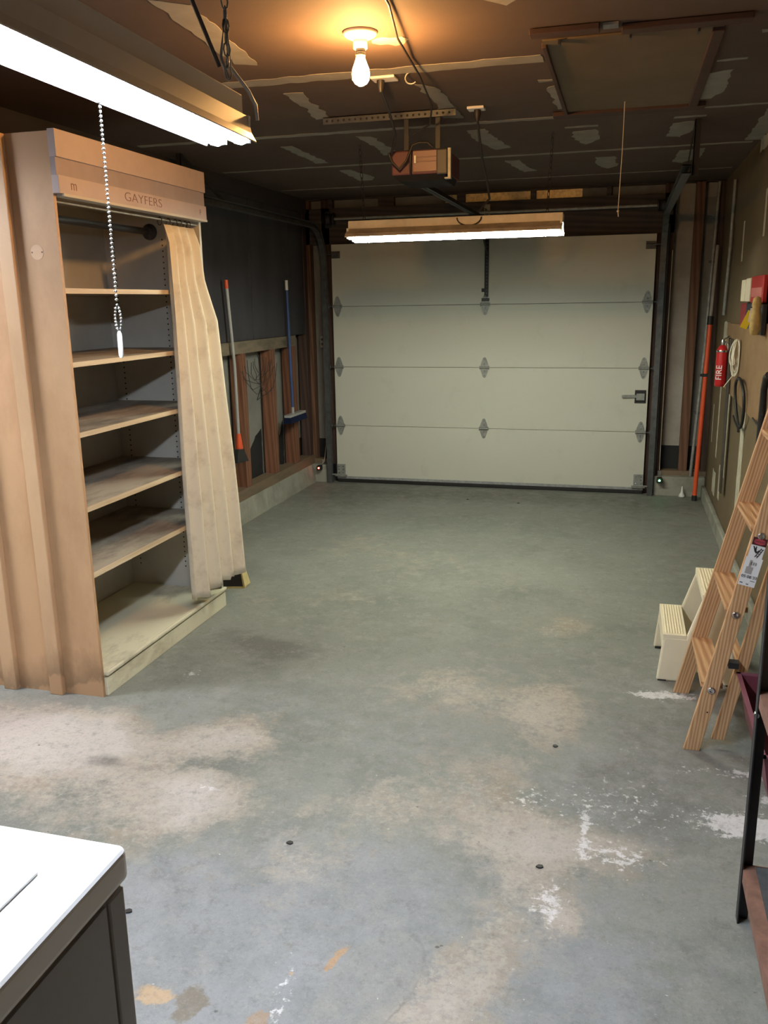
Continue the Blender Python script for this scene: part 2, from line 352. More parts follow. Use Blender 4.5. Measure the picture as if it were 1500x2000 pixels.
    n1 = nz(1.4, 6, 0.6, 3); n2 = nz(7, 9, 0.7, 11); n3 = nz(38, 6, 0.7, 5); n4 = nz(3.2, 7, 0.6, 21)
    base = mix(mr(n1, 0.35, 0.65), (0.165,0.175,0.155), (0.225,0.235,0.212))
    base = mix(mr(n2, 0.42, 0.72, 0.6), base, (0.27,0.27,0.24))
    base = mix(mr(n4, 0.52, 0.75, 0.55), base, (0.125,0.132,0.128))
    n10 = nz(10, 10, 0.78, 77)
    bl_ = mr(ma('ADD', a.outputs[1], ma('MULTIPLY', ma('SUBTRACT', n10, 0.5), 2.6)), 0.15, 0.95, 0.85)
    base = mix(bl_, base, mix(mr(n2, 0.36, 0.64), (0.205,0.216,0.228), (0.295,0.305,0.32)))
    n9 = nz(14, 10, 0.78, 61)
    tn = mr(ma('ADD', ma('ADD', sp.outputs[0], ma('MULTIPLY', ma('SUBTRACT', n2, 0.5), 1.1)), ma('MULTIPLY', ma('SUBTRACT', n9, 0.5), 1.9)), 0.3, 0.72, 0.88)
    base = mix(tn, base, mix(mr(n4, 0.35, 0.65), (0.30,0.25,0.195), (0.42,0.375,0.32)))
    tn2 = mr(ma('ADD', ma('MULTIPLY', sp.outputs[0], 0.8), ma('MULTIPLY', ma('SUBTRACT', n3, 0.5), 1.8)), 0.45, 0.65, 0.45)
    base = mix(tn2, base, (0.46,0.42,0.37))
    base = mix(mr(ma('ADD', sp.outputs[0], ma('MULTIPLY', ma('SUBTRACT', n9, 0.5), 1.6)), 0.85, 1.25, 0.7), base, (0.52,0.49,0.46))
    dk = mr(ma('ADD', ma('ADD', sp.outputs[1], ma('MULTIPLY', ma('SUBTRACT', n2, 0.5), 1.2)), ma('MULTIPLY', ma('SUBTRACT', n9, 0.5), 1.8)), 0.3, 1.05, 0.8)
    base = mix(dk, base, (0.10,0.098,0.088))
    wh = mr(ma('ADD', sp.outputs[2], ma('MULTIPLY', ma('SUBTRACT', n3, 0.5), 2.4)), 0.42, 0.62, 0.85)
    base = mix(wh, base, (0.74,0.73,0.74))
    # hand-trowelled repair patch with a dark edge, rusty drips
    def blob(x, y, rx, ry, rot=0.0, k=0.35):
        mp = N('ShaderNodeMapping'); mp.vector_type = 'TEXTURE'; mp.inputs['Location'].default_value = (x, y, 0); mp.inputs['Rotation'].default_value = (0,0,rot); mp.inputs['Scale'].default_value = (rx, ry, 1)
        L(tc.outputs['Object'], mp.inputs[0]); ln = N('ShaderNodeVectorMath'); ln.operation = 'LENGTH'; L(mp.outputs[0], ln.inputs[0])
        return ma('ADD', ln.outputs['Value'], ma('MULTIPLY', ma('SUBTRACT', n2, 0.5), k*2))
    d0 = blob(2.00,-5.80,.105,.20,-0.25,0.25)
    base = mix(mr(d0, 1.02, 0.9, 0.55), base, (0.245,0.25,0.24))
    ring = ma('SUBTRACT', 1.0, ma('MULTIPLY', ma('ABSOLUTE', ma('SUBTRACT', d0, 1.0), 0.0), 14.0))
    sx_ = N('ShaderNodeSeparateXYZ'); L(tc.outputs['Object'], sx_.inputs[0])
    base = mix(ma('MULTIPLY', ma('MULTIPLY', mr(ring, 0.2, 1.0, 0.6), mr(n2, 0.38, 0.6)), mr(sx_.outputs[0], 1.98, 2.06)), base, (0.12,0.11,0.105))
    for (x, y, rx, ry, rot, c) in ((1.885,-5.765,.012,.045,-0.3,(0.46,0.27,0.13)),(1.80,-5.82,.012,.012,0,(0.48,0.33,0.2)),(1.50,-5.97,.045,.022,0.3,(0.48,0.33,0.19)),(1.60,-5.97,.035,.05,0,(0.17,0.14,0.10)),(1.57,-6.08,.05,.03,0.2,(0.09,0.07,0.055)),(1.78,-5.98,.02,.03,0.5,(0.33,0.22,0.14)),(1.72,-5.32,.0,.0,0,(0,0,0))):
        if rx: base = mix(mr(blob(x,y,rx*1.25,ry*1.25,rot,2.2), 1.1, 0.8, 0.85), base, c)
    sc = nz(12, 10, 0.8, 91); base = mix(mr(sc, 0.50, 0.66, 0.5), base, (0.33,0.325,0.30)); sc2 = nz(17, 10, 0.8, 131); base = mix(mr(sc2, 0.53, 0.70, 0.55), base, (0.10,0.10,0.095))
    gr = nz(95, 4, 0.8, 17); base = mix(mr(gr, 0.50, 0.72, 0.45), base, (0.13,0.128,0.12)); gr2 = nz(80, 4, 0.8, 57); base = mix(mr(gr2, 0.54, 0.74, 0.4), base, (0.42,0.41,0.39))
    n5 = nz(26, 3, 0.5, 40); n6 = nz(55, 2, 0.5, 70)
    base = mix(mr(n5, 0.735, 0.76, 0.8), base, (0.075,0.07,0.068))
    base = mix(mr(n6, 0.76, 0.78, 0.7), base, (0.66,0.64,0.60))
    L(base, b.inputs['Base Color'])
    L(mr(n2, 0.3, 0.7, 0.75, 0.5), b.inputs['Roughness'])
    bp = N('ShaderNodeBump'); bp.inputs['Strength'].default_value = 0.25; bp.inputs['Distance'].default_value = 0.004; L(n3, bp.inputs['Height']); L(bp.outputs[0], b.inputs['Normal'])
    me.materials.append(m)
    ob = bpy.data.objects.new('floor', me); COL.objects.link(ob); struct(ob)
make_floor()

# ------------------------------------------------------------------ ceiling with joint compound
def make_ceiling():
    b = MB(); b.box((XFL-.1, YB-.1, ZC), (3.5, 0.2, ZC+0.05), 0)
    zz = ZC-0.0015
    def patch(pts, seed, amp=0.008):
        p = rough_poly(pts, amp, 0.03, seed)
        bmv = [(x, y, zz - 0.0003*(seed % 3)) for x, y in p]; b.prism(bmv, (0,0,0.004), 1)
    def band(x0, x1, y, wd, seed): patch([(x0,y-wd/2),(x1,y-wd/2),(x1,y+wd/2),(x0,y+wd/2)], seed)
    band(0.45, 2.18, -3.915, 0.10, 1); band(-0.2, 2.72, -2.79, 0.055, 2); band(2.85, 3.24, -2.78, 0.03, 3)
    band(-0.2, 3.2, -1.69, 0.045, 4); band(-0.2, 3.2, -0.62, 0.03, 5)
    def tear(x, y, L, wd, ang, seed):   # knocked-off oval of compound over joist nails
        c, s = math.cos(ang), math.sin(ang); pts = []
        for k in range(12):
            a = 2*PI*k/12; u = math.cos(a)*L/2; v_ = math.sin(a)*wd/2*(1.1 if k % 3 else 0.8)
            pts.append((x+u*c-v_*s, y+u*s+v_*c))
        patch(pts, seed, 0.012)
    def quad(pts, seed): patch(pts, seed, 0.010)
    quad([(1.11,-4.94),(1.22,-4.86),(1.17,-4.45),(1.13,-4.17),(1.05,-4.21),(1.08,-4.5)], 6)
    quad([(1.05,-3.71),(1.13,-3.70),(1.10,-3.4),(1.09,-3.15),(1.0,-3.15),(1.04,-3.4)], 7)
    quad([(1.63,-3.68),(1.71,-3.60),(1.71,-3.2),(1.70,-2.93),(1.61,-2.97),(1.64,-3.3)], 8)
    quad([(1.05,-2.65),(1.14,-2.62),(1.14,-2.2),(1.14,-2.0),(1.04,-2.0),(1.07,-2.3)], 9)
    quad([(1.66,-2.6),(1.76,-2.62),(1.78,-2.3),(1.82,-2.0),(1.72,-1.95),(1.66,-2.3)], 10)
    quad([(0.55,-2.5),(0.62,-2.5),(0.62,-2.1),(0.62,-1.85),(0.54,-1.85)], 11)
    quad([(0.58,-1.5),(0.66,-1.5),(0.72,-1.1),(0.66,-0.95),(0.56,-0.95)], 12)
    quad([(1.72,-1.5),(1.82,-1.5),(1.84,-1.15),(1.88,-1.0),(1.78,-0.95)], 13)
    quad([(1.16,-1.5),(1.24,-1.5),(1.26,-1.0),(1.16,-1.0)], 14)
    quad([(2.05,-4.85),(2.12,-4.95),(2.20,-4.9),(2.20,-4.62),(2.12,-4.55),(2.05,-4.65)], 15)
    quad([(2.16,-3.45),(2.205,-3.47),(2.205,-2.98),(2.165,-2.98)], 16); band(2.13, 2.21, -3.56, 0.035, 17)
    quad([(2.80,-3.45),(2.90,-3.50),(2.90,-3.1),(2.86,-2.98),(2.78,-2.98)], 18); band(2.82, 2.93, -3.66, 0.03, 19)
    quad([(2.21,-2.36),(2.33,-2.4),(2.34,-2.1),(2.26,-1.95),(2.23,-2.0),(2.2,-2.2)], 20); band(2.17, 2.34, -2.5, 0.04, 21)
    quad([(2.72,-2.42),(2.83,-2.45),(2.84,-2.2),(2.78,-2.0),(2.70,-2.05)], 22); band(2.72, 2.87, -2.58, 0.04, 23)
    quad([(2.29,-1.42),(2.42,-1.42),(2.42,-1.0),(2.36,-0.9),(2.30,-1.05)], 24)
    quad([(2.80,-1.5),(2.95,-1.55),(2.95,-1.2),(2.85,-0.98),(2.78,-1.05)], 25)
    band(2.93, 3.24, -4.02, 0.05, 26)
    tear(1.69, -4.31, 0.12, 0.10, 0.4, 27)
    band(0.2, 0.9, -5.2, 0.08, 28); band(2.2,3.0,-5.1,0.05,29)
    # taped corner between ceiling and right wall
    b.prism([(x, y, zz) for x, y in rough_poly([(3.14,-5.0),(3.24,-5.0),(3.24,-1.75),(3.15,-1.75)], 0.008, 0.04, 31)], (0,0,0.004), 1)
    return struct(b.build('ceiling', [CEIL_M, MUD_M], org=(0,0,ZC)))
make_ceiling()

# ------------------------------------------------------------------ walls
def walls():
    # right wall: bare board with compound seams
    b = MB(); b.box((XR, YB, 0), (XR+0.08, 0.3, ZC), 0)
    def stripe(y0, y1, z0, z1, seed, wt=0.0):
        p = rough_poly([(y0,z0),(y1,z0),(y1+wt,z1),(y0+wt,z1)], 0.006, 0.04, seed)
        b.prism([(XR-0.0015, y, z) for y, z in p], (0.004,0,0), 1)
    stripe(-0.66,-0.60,0.45,1.02,41); stripe(-1.22,-1.12,0.40,0.99,42); stripe(-2.06,-1.90,0.30,0.98,43)
    stripe(-0.25,-0.22,0.5,0.8,44); stripe(-0.72,-0.52,0.16,0.34,45); stripe(-1.03,-0.93,0.2,0.45,46)
    stripe(-2.95,-2.85,1.9,2.3,47); stripe(-2.2,-2.14,1.95,2.2,48); stripe(-1.3,-1.25,1.85,2.1,49)
    stripe(-0.95,-0.55,1.24,1.45,50)
    p = rough_poly([(-5.0,2.44),(-1.75,2.44),(-1.75,2.513),(-5.0,2.513)], 0.008, 0.05, 51)
    b.prism([(XR-0.0015, y, z) for y, z in p], (0.004,0,0), 1)
    struct(b.build('wall_right', [WALLR_M, plain('wall_joint_compound', (0.50,0.47,0.37), 0.9, var=0.2, scale=14)], org=(XR,-4,0)))
    # left wall: open stud bays
    wl = thing('wall_left', None, None, (-0.3,-2,0)); struct(wl)
    b = MB(); b.box((-0.42,-4.62,0.15), (-0.36,0.3,ZC), 0)
    b.box((-0.36,-4.6,0.24),(-0.357,-1.45,0.46),1); b.box((-0.36,-4.6,1.33),(-0.356,0.05,ZC),2)
    for poly in ([(-1.36,0.24),(-0.9,0.24),(-0.9,0.62),(-1.02,0.58),(-1.15,0.47),(-1.3,0.44)], [(-0.78,0.24),(-0.42,0.24),(-0.42,0.62),(-0.5,0.5),(-0.58,0.66),(-0.66,0.5),(-0.78,0.64)], [(-0.33,0.24),(0.05,0.24),(0.05,0.40),(-0.33,0.42)]):
        b.prism([(-0.36,y,z) for y, z in rough_poly(poly, 0.01, 0.04, 3)], (0.003,0,0), 1)
    UPB = plain('dark_upper_board', (0.055,0.05,0.05), 0.8, var=0.3, scale=3)
    b.build('sheathing', [GREYP, BLACKP, UPB], wl)
    for i, y in enumerate((-1.43,-0.85,-0.37)):
        o = MB(); o.box((-0.335,y-0.045 if i<2 else y-0.06,0.24), (-0.245,y+0.045 if i<2 else y+0.05,1.27), 0); ob = o.build('stud', STUD_M, wl); ob['label'] = 'reddish brown bare stud'
    for y in (-2.03,-2.65,-3.25,-3.9):
        o = MB(); o.box((-0.335,y-0.02,0.24), (-0.245,y+0.02,1.27), 0); o.build('stud', DSTUD_M, wl)
    UB2 = plain('dark_wall_panel', (0.042,0.040,0.048), 0.8, var=0.25, scale=2.5, stretch=(1,1,0.4))
    for y0, y1 in ((-4.5,-3.33),(-3.32,-2.11),(-2.10,-1.18),(-1.17,-0.36),(-0.35,0.04)):
        o = MB(); o.box((-0.275,y0,1.362), (-0.262,y1,2.398), 0); o.build('upper_panel', UB2, wl)
    o = MB(); o.box((-0.335,-4.5,1.27), (-0.243,-0.32,1.36)); o.build('fire_block', BLOCK_M, wl)
    o = MB(); o.box((-0.345,-4.55,0.165), (-0.235,0.05,0.245)); o.build('sill_plate', SILL_M, wl)
    o = MB(); o.box((-0.345,-4.55,2.40), (-0.24,0.05,ZC-0.001)); o.build('top_plate', plain('dark_plate_wood',(0.035,0.03,0.032),0.8,var=0.2,scale=5,stretch=(1,.1,1)), wl)
    o = MB(); o.box((-0.335,-0.02,0.24), (-0.25,0.05,2.40)); o.build('stud', DSTUD_M, wl)
    # concrete curb left
    b = MB()
    n = 60; top = []; 
    for i in range(n):
        y0 = -4.5 + 4.5*i/n; y1 = -4.5 + 4.5*(i+1)/n
        f = lambda y: XL + 0.012*noise.noise(V((y*5,1,2)))
        g = lambda y: XL - 0.03 + 0.010*noise.noise(V((y*8,4,2)))
        b.hexa([(-0.36,y0,-.01),(f(y0),y0,-.01),(f(y1),y1,-.01),(-0.36,y1,-.01)], [(-0.36,y0,.165),(g(y0),y0,.165),(g(y1),y1,.165),(-0.36,y1,.165)])
    struct(b.build('trim_1', CONC_M))
    # wall around the door: Y = 0.05 plane
    wb = thing('wall_back', None, None, (1.4,0.1,0)); struct(wb)
    b = MB()
    b.box((-0.42,0.14,0.3),(-0.06,0.2,ZC),0); b.box((-0.42,0.137,0.15),(-0.06,0.2,0.385),1)
    b.box((2.80,0.14,0.3),(3.32,0.2,ZC),2); b.box((2.80,0.137,0.15),(3.09,0.2,0.405),1); b.box((3.09,0.137,0.15),(3.32,0.2,0.405),1)
    b.box((3.09,0.136,0.405),(3.32,0.14,2.4),0)
    b.build('sheathing', [GREYP, BLACKP, PALEP], wb)
    for x0, x1, m in ((-0.31,-0.27,DSTUD_M),(-0.25,-0.215,DSTUD2),(-0.10,-0.03,DSTUD_M),(2.79,2.872,DSTUD_M),(3.02,3.088,DSTUD2),(3.20,3.238,DSTUD_M)):
        o = MB(); o.box((x0,0.05,0.165),(x1,0.136,ZC-0.002)); o.build('stud', m, wb)
    for x0, x1 in ((-0.36,-0.1),(2.872,3.24)):
        o = MB(); o.box((x0,0.045,0.16),(x1,0.135,0.205)); o.build('sill_plate', SILL_M, wb)
    o = MB(); o.box((-0.33,0.05,2.135),(2.88,0.135,2.435)); o.build('header_beam', DBEAM_M, wb)
    o = MB(); o.box((-0.33,0.05,2.507),(3.238,0.135,ZC-0.001)); o.build('top_plate', DBEAM_M, wb)
    o = MB(); o.box((-0.33,0.12,2.42),(1.0,0.13,2.51),1); o.box((1.0,0.12,2.42),(2.14,0.13,2.51),0); o.box((2.14,0.12,2.42),(2.88,0.13,2.51),1); o.build('insulation_paper', [FOIL_M, GREYP], wb)['label'] = 'crinkled tan paper showing through the gaps, bulb glow painted into its middle'  # middle stretch coloured as if bulb-lit, ends left grey
    for x0, x1 in ((-0.1,0.0),(0.42,0.56),(1.11,1.175),(1.725,1.768),(2.335,2.373),(2.83,2.88)):
        o = MB(); o.box((x0,0.06,2.436),(x1,0.119,2.507)); o.build('cripple_block', DBEAM_M, wb)
    b = MB()
    b.box((-0.36,-0.03,-.01),(-0.095,0.14,0.163)); b.box((2.815,-0.02,-.01),(3.24,0.14,0.163))
    struct(b.build('trim_2', CONC_M, bevel=0.012))
    for x0, x1 in ((-0.03,0.012),(2.728,2.79)):
        o = MB(); o.box((x0,0.0465,0.0),(x1,0.13,2.134)); o.build('door_jamb', DSTUD_M, wb)
    b = MB(); b.box((XR-0.035,-4.6,-.01),(XR,0.0,0.10)); struct(b.build('trim_3', CONC_M, bevel=0.01))
    # unseen part of the room behind the camera
    b = MB(); b.box((XFL-.08,YB,0),(XFL,YP+.1,ZC)); struct(b.build('wall_far_left', WALLR_M))
    b = MB(); b.box((XFL,YB-.08,0),(XR+.08,YB,ZC)); struct(b.build('wall_front', WALLR_M))
walls()

# ------------------------------------------------------------------ garage door
def garage_door():
    W = 2.74; H = 2.13
    d = thing('door_1', 'wide cream four panel overhead garage door', None, (W/2,0,0)); struct(d)
    if 'category' in d: del d['category']
    s = H/4
    for i in range(4):
        z0 = i*s + (0.045 if i == 0 else 0.0015); z1 = (i+1)*s - 0.0015
        b = MB(); b.box((0,0,z0),(W,0.042,z1)); b.build('door_panel', DOORW, d, bevel=0.002)
    b = MB(); b.box((0.0,-0.004,0.035),(W,0.044,0.058)); b.build('bottom_rail', DOORT, d)
    b = MB(); b.box((0.0,0.0,0.0),(W,0.03,0.036)); b.build('rubber_seal', BLACK, d, bevel=0.006)
    def hinge(x, z, side=0):
        b = MB()
        def leaf(sg):
            pts = [(-0.036,0.008),(0.036,0.008),(0.030,0.035),(0.013,0.082),(0,0.090),(-0.013,0.082),(-0.030,0.035)]
            b.prism([(x+u, -0.0035, z+sg*v_) for u, v_ in pts], (0,0.003,0))
            for q in (0.03, 0.07): b.lathe([(0.005,0),(0.005,0.004),(0.0,0.006)], (x,-0.0035,z+sg*q), (0,-1,0), 8)
        leaf(1); leaf(-1)
        b.tube([(x-0.042,-0.012,z),(x+0.042,-0.012,z)], 0.0085, 8)
        b.box((x-0.042,-0.014,z-0.016),(x-0.036,-0.0035,z+0.016)); b.box((x+0.036,-0.014,z-0.016),(x+0.042,-0.0035,z+0.016))
        h = b.build('hinge', GALV, d)
        if side:
            c = MB(); c.tube([(x-0.05*(-side),-0.02,z),(x+side*0.09,-0.02,z)], 0.006, 8)
            c.lathe([(0.0,0),(0.02,0.001),(0.02,0.012),(0.0,0.013)], (x+side*0.07,-0.02,z), (side,0,0), 12)
            c.build('roller', DGALV, h)
    for k in (1,2,3):
        hinge(0.045, k*s, -1); hinge(W/2, k*s); hinge(W-0.045, k*s, 1)
    for x, sg in ((0.04,-1),(W-0.04,1)):
        b = MB(); b.box((x-0.04,-0.004,H-0.12),(x+0.04,0,H-0.06)); b.box((x-0.03,-0.03,H-0.10),(x+0.03,-0.004,H-0.075)); b.tube([(x-0.04,-0.03,H-0.085),(x+sg*0.09,-0.03,H-0.085)],0.007)
        b.build('top_bracket', DGALV, d)
        b = MB(); b.box((x-0.04,-0.005,0.058),(x+0.04,0,0.17)); b.box((x-0.055,-0.03,0.058),(x+0.055,0,0.072)); b.tube([(x,-0.03,0.075),(x+sg*0.09,-0.03,0.075)],0.007)
        for q in range(6): b.lathe([(0.006,0),(0.006,0.003),(0,0.004)], (x-0.02+0.04*(q%2),-0.005,0.09+0.03*(q//2)), (0,-1,0), 8, 1)
        b.build('bottom_bracket', [GALV, STEELB], d)
    # operator stile and arm bracket in the middle of the top panel
    xm = W/2
    b = MB(); b.box((xm-0.006,-0.004,1.66),(xm+0.026,0,H)); b.box((xm-0.006,-0.022,1.66),(xm-0.003,0,H)); b.box((xm+0.023,-0.022,1.66),(xm+0.026,0,H))
    for k in range(16): b.lathe([(0.004,0),(0.004,0.0012),(0,0.0013)], (xm+0.01,-0.004,1.69+k*0.027), (0,-1,0), 6, 1)
    b.build('operator_rail', [DARKM, GALV], d)
    b = MB(); b.box((xm-0.03,-0.02,1.70),(xm-0.008,0,1.73)); b.box((xm-0.03,-0.014,1.625),(xm+0.035,0,1.65)); b.build('rail_bracket', DARKM, d)
    # side latch
    zl = 0.83; xr = W-0.06
    b = MB(); b.box((xr-0.045,-0.006,zl-0.055),(xr+0.045,0,zl+0.055)); b.box((xr-0.04,-0.02,zl-0.035),(xr+0.04,-0.006,zl+0.035)); lt = b.build('slide_latch', DARKM, d, bevel=0.003)
    b = MB(); b.box((xr-0.032,-0.023,zl-0.028),(xr+0.032,-0.02,zl+0.028)); b.build('latch_plate', GALV, lt)
    b = MB(); b.beam((xr-0.135,-0.012,zl+0.002),(xr-0.03,-0.012,zl+0.004),0.02,0.022); b.box((xr-0.15,-0.03,zl-0.008),(xr-0.13,-0.004,zl+0.012)); b.build('latch_bar', GALV, lt)
    return d
garage_door()

def tracks():
    for sx, x, lab in ((-1,-0.055,'dull steel garage door track on the left, curving back under the ceiling'),(1,2.795,'dull steel garage door track on the right with an angled hanger')):
        t = thing('door_track', lab, 'track', (x,-0.03,0))
        pts = [(x,-0.045,0.0)]
        zt = 2.27; r = 0.30
        pts.append((x,-0.045,zt-r))
        for k in range(1,9):
            a = (PI/2)*k/8; pts.append((x,-0.045-r*(1-math.cos(a)), zt-r+r*math.sin(a)))
        pts.append((x,-2.55,zt+0.0))
        b = MB()
        # C profile swept in the YZ plane
        prof = [(-0.022,-0.022),(0.022,-0.022),(0.022,-0.016),(-0.017,-0.016),(-0.017,0.016),(0.022,0.016),(0.022,0.022),(-0.022,0.022)]
        rings = []
        for i, p in enumerate(pts):
            a = V(pts[max(0,i-1)]); c = V(pts[min(len(pts)-1,i+1)]); dd = (c-a).normalized(); nrm = V((0,-dd.z,dd.y)) if True else None
            rings.append([tuple(V(p) + V((-sx*u*-1 if False else (u*-sx),0,0)) + nrm*w_) for u, w_ in prof])
        o = 0; vs = [v for rr in rings for v in rr]; n = len(prof)
        fs = [(i*n+k, i*n+(k+1)%n, (i+1)*n+(k+1)%n, (i+1)*n+k) for i in range(len(rings)-1) for k in range(n)]
        b.add(vs, fs); b.build('channel', GALV if False else DGALV, t)
        b = MB(); b.box((x+sx*0.028,-0.03,0.02),(x+sx*0.034,0.045,2.2)); b.box((x+sx*0.034,0.040,0.02),(x+sx*0.045,0.046,2.2)); b.build('angle_iron', DGALV, t)
        for yy in ((-2.5,) if sx < 0 else (-2.5,)):
            xh = x + sx*0.03
            b = MB(); b.box((xh,yy-0.016,zt-0.03),(xh+0.004*sx,yy+0.016,ZC-0.002)); b.box((xh,yy-0.016,zt-0.03),(xh+0.03*sx,yy-0.013,ZC-0.002))
            b.build('hanger', DARKM, t)
            b = MB(); b.beam((xh,yy,ZC-0.02),(xh,yy+0.55,zt+0.03),0.004,0.03,(0,0,1)); b.build('diagonal_brace', DARKM, t)
    # torsion shaft over the door
    t = thing('torsion_shaft', 'thin steel shaft running along the dark beam above the garage door', 'shaft', (1.37,-0.06,2.32))
    b = MB(); b.tube([(-0.02,-0.07,2.335),(2.84,-0.07,2.335)], 0.0125, 10); b.build('shaft', GALV, t)
    for x in (0.02, 2.76):
        b = MB(); b.lathe([(0.02,-0.03),(0.05,-0.028),(0.05,-0.02),(0.042,-0.018),(0.045,0.03),(0.052,0.032),(0.052,0.04),(0.02,0.042)], (x,-0.07,2.335), (1,0,0), 18); b.build('cable_drum', DARKM, t)
    for x in (-0.04, 1.37, 2.83):
        b = MB(); b.box((x-0.025,0.044,2.27),(x+0.025,0.05,2.41)); b.box((x-0.002,-0.09,2.30),(x+0.002,0.046,2.37)); b.build('bearing_plate', GALV if x == 1.37 else DARKM, t)
tracks()

# ------------------------------------------------------------------ opener
def opener():
    t = thing('garage_door_opener', 'reddish brown garage door opener hung from the ceiling on metal straps', 'opener', (1.52,-3.0,2.22))
    x0, x1, y0, y1, z0, z1 = 1.385, 1.66, -3.15, -2.80, 2.232, 2.345
    b = MB(); b.box((x0,y0,z0),(x1,y1,z1)); b.build('housing', REDBOX, t, bevel=0.008)
    b = MB(); b.prism([(x0+0.005,y0+0.004,z0),(x1-0.002,y0+0.004,z0),(x1-0.02,y0+0.03,z0-0.025),(x0+0.03,y0+0.03,z0-0.025)], (0,0.28,0)); b.build('bottom_pan', plain('opener_pan', (0.02,0.02,0.022), 0.8, spec=0.15), t)
    b = MB(); b.box((1.495,y0-0.006,z0+0.012),(1.612,y0,z1-0.006))
    b.box((1.497,y0-0.009,z0+0.055),(1.612,y0-0.006,z0+0.060)); b.box((1.497,y0-0.009,z0+0.075),(1.612,y0-0.006,z0+0.080)); b.build('control_panel', PINKM, t, bevel=0.002)
    b = MB(); b.box((1.612,y0-0.012,z0-0.005),(1.665,y0,z1-0.004)); b.build('end_cover', DARKG, t, bevel=0.006)
    b = MB(); b.box((x1+0.006,y0,z0-0.02),(x1+0.02,y0+0.03,z1)); b.box((x1-0.01,y0,z0-0.025),(x1+0.02,y0+0.03,z0-0.018)); b.build('side_bracket', GALV, t)
    b = MB(); b.tube([(1.507,y0-0.012,z0+0.05),(1.507,y0-0.012,z0+0.085)],0.006); b.build('indicator_lens', WHITEP, t)
    for x in (1.465,1.62):
        b = MB(); b.box((x-0.011,-3.165,z1-0.002),(x+0.011,-3.161,ZC-0.025)); b.build('hanging_strap', DARKM, t)
    b = MB(); b.box((1.05,-3.185,ZC-0.034),(1.71,-3.181,ZC-0.002)); b.box((1.05,-3.185,ZC-0.005),(1.71,-3.15,ZC-0.002))
    for k in range(22): b.lathe([(0.006,0),(0.006,0.001),(0,0.0011)], (1.07+k*0.029,-3.185,ZC-0.02), (0,-1,0), 6, 1)
    b.build('ceiling_angle', [DGALV, DARKM], t)
    # rail to the header and arm down to the door
    b = MB(); b.box((1.36,-2.82,2.262),(1.40,-0.06,2.266)); b.box((1.376,-2.82,2.262),(1.384,-0.06,2.295)); b.build('rail', DARKM, t)
    b = MB(); b.box((1.35,-0.75,2.235),(1.41,-0.60,2.262)); b.tube([(1.38,-0.66,2.25),(1.385,-0.35,2.19),(1.385,-0.03,2.02)], 0.009, 8); b.build('trolley_arm', DARKM, t)
    b = MB(); b.box((1.35,-0.06,2.235),(1.41,0.045,2.262)); b.build('header_bracket', GALV, t)
    cs = [(1.385,-3.20,2.33),(1.40,-3.20,2.29),(1.435,-3.20,2.255),(1.47,-3.19,2.29),(1.50,-3.19,2.36),(1.53,-3.18,2.372),(1.57,-3.17,2.372),(1.595,-3.16,2.35)]
    b = MB(); b.tube(cs, 0.006, 8); b.tube([(1.49,-3.18,2.34),(1.488,-3.19,2.26),(1.486,-3.17,2.232)],0.005,8); b.build('control_wire', CORDB, t)
    # power cord from its ceiling socket
    t2 = thing('ceiling_socket', 'small ceiling socket with a black cord dropping to the opener', 'socket', (1.53,-3.84,2.50))
    b = MB(); b.box((1.49,-3.875,ZC-0.012),(1.59,-3.80,ZC-0.002)); b.build('cover_plate', PORC, t2, bevel=0.003)
    b = MB(); b.lathe([(0.016,0),(0.016,-0.02),(0.010,-0.045)], (1.525,-3.84,ZC-0.012), n=12); b.tube([(1.525,-3.84,2.47),(1.51,-3.65,2.42),(1.46,-3.35,2.38),(1.40,-3.2,2.33),(1.385,-3.19,2.32)], 0.006, 8); b.build('power_cord', CORDB, t2)
    t3 = thing('ceiling_outlet', 'white ceiling outlet with a black cord hanging down right of the opener', 'socket', (1.81,-3.165,2.50))
    b = MB(); b.box((1.765,-3.20,ZC-0.014),(1.845,-3.13,ZC-0.002)); b.build('cover_plate', PORC, t3, bevel=0.003)
    b = MB(); b.lathe([(0.016,0),(0.018,-0.02),(0.008,-0.05)], (1.81,-3.165,ZC-0.014), n=12)
    b.tube([(1.81,-3.165,2.47),(1.812,-3.12,2.40),(1.80,-2.95,2.32),(1.795,-2.75,2.24),(1.78,-2.55,2.17),(1.70,-2.44,2.115)], 0.006, 8); b.build('power_cord', CORDB, t3)
opener()

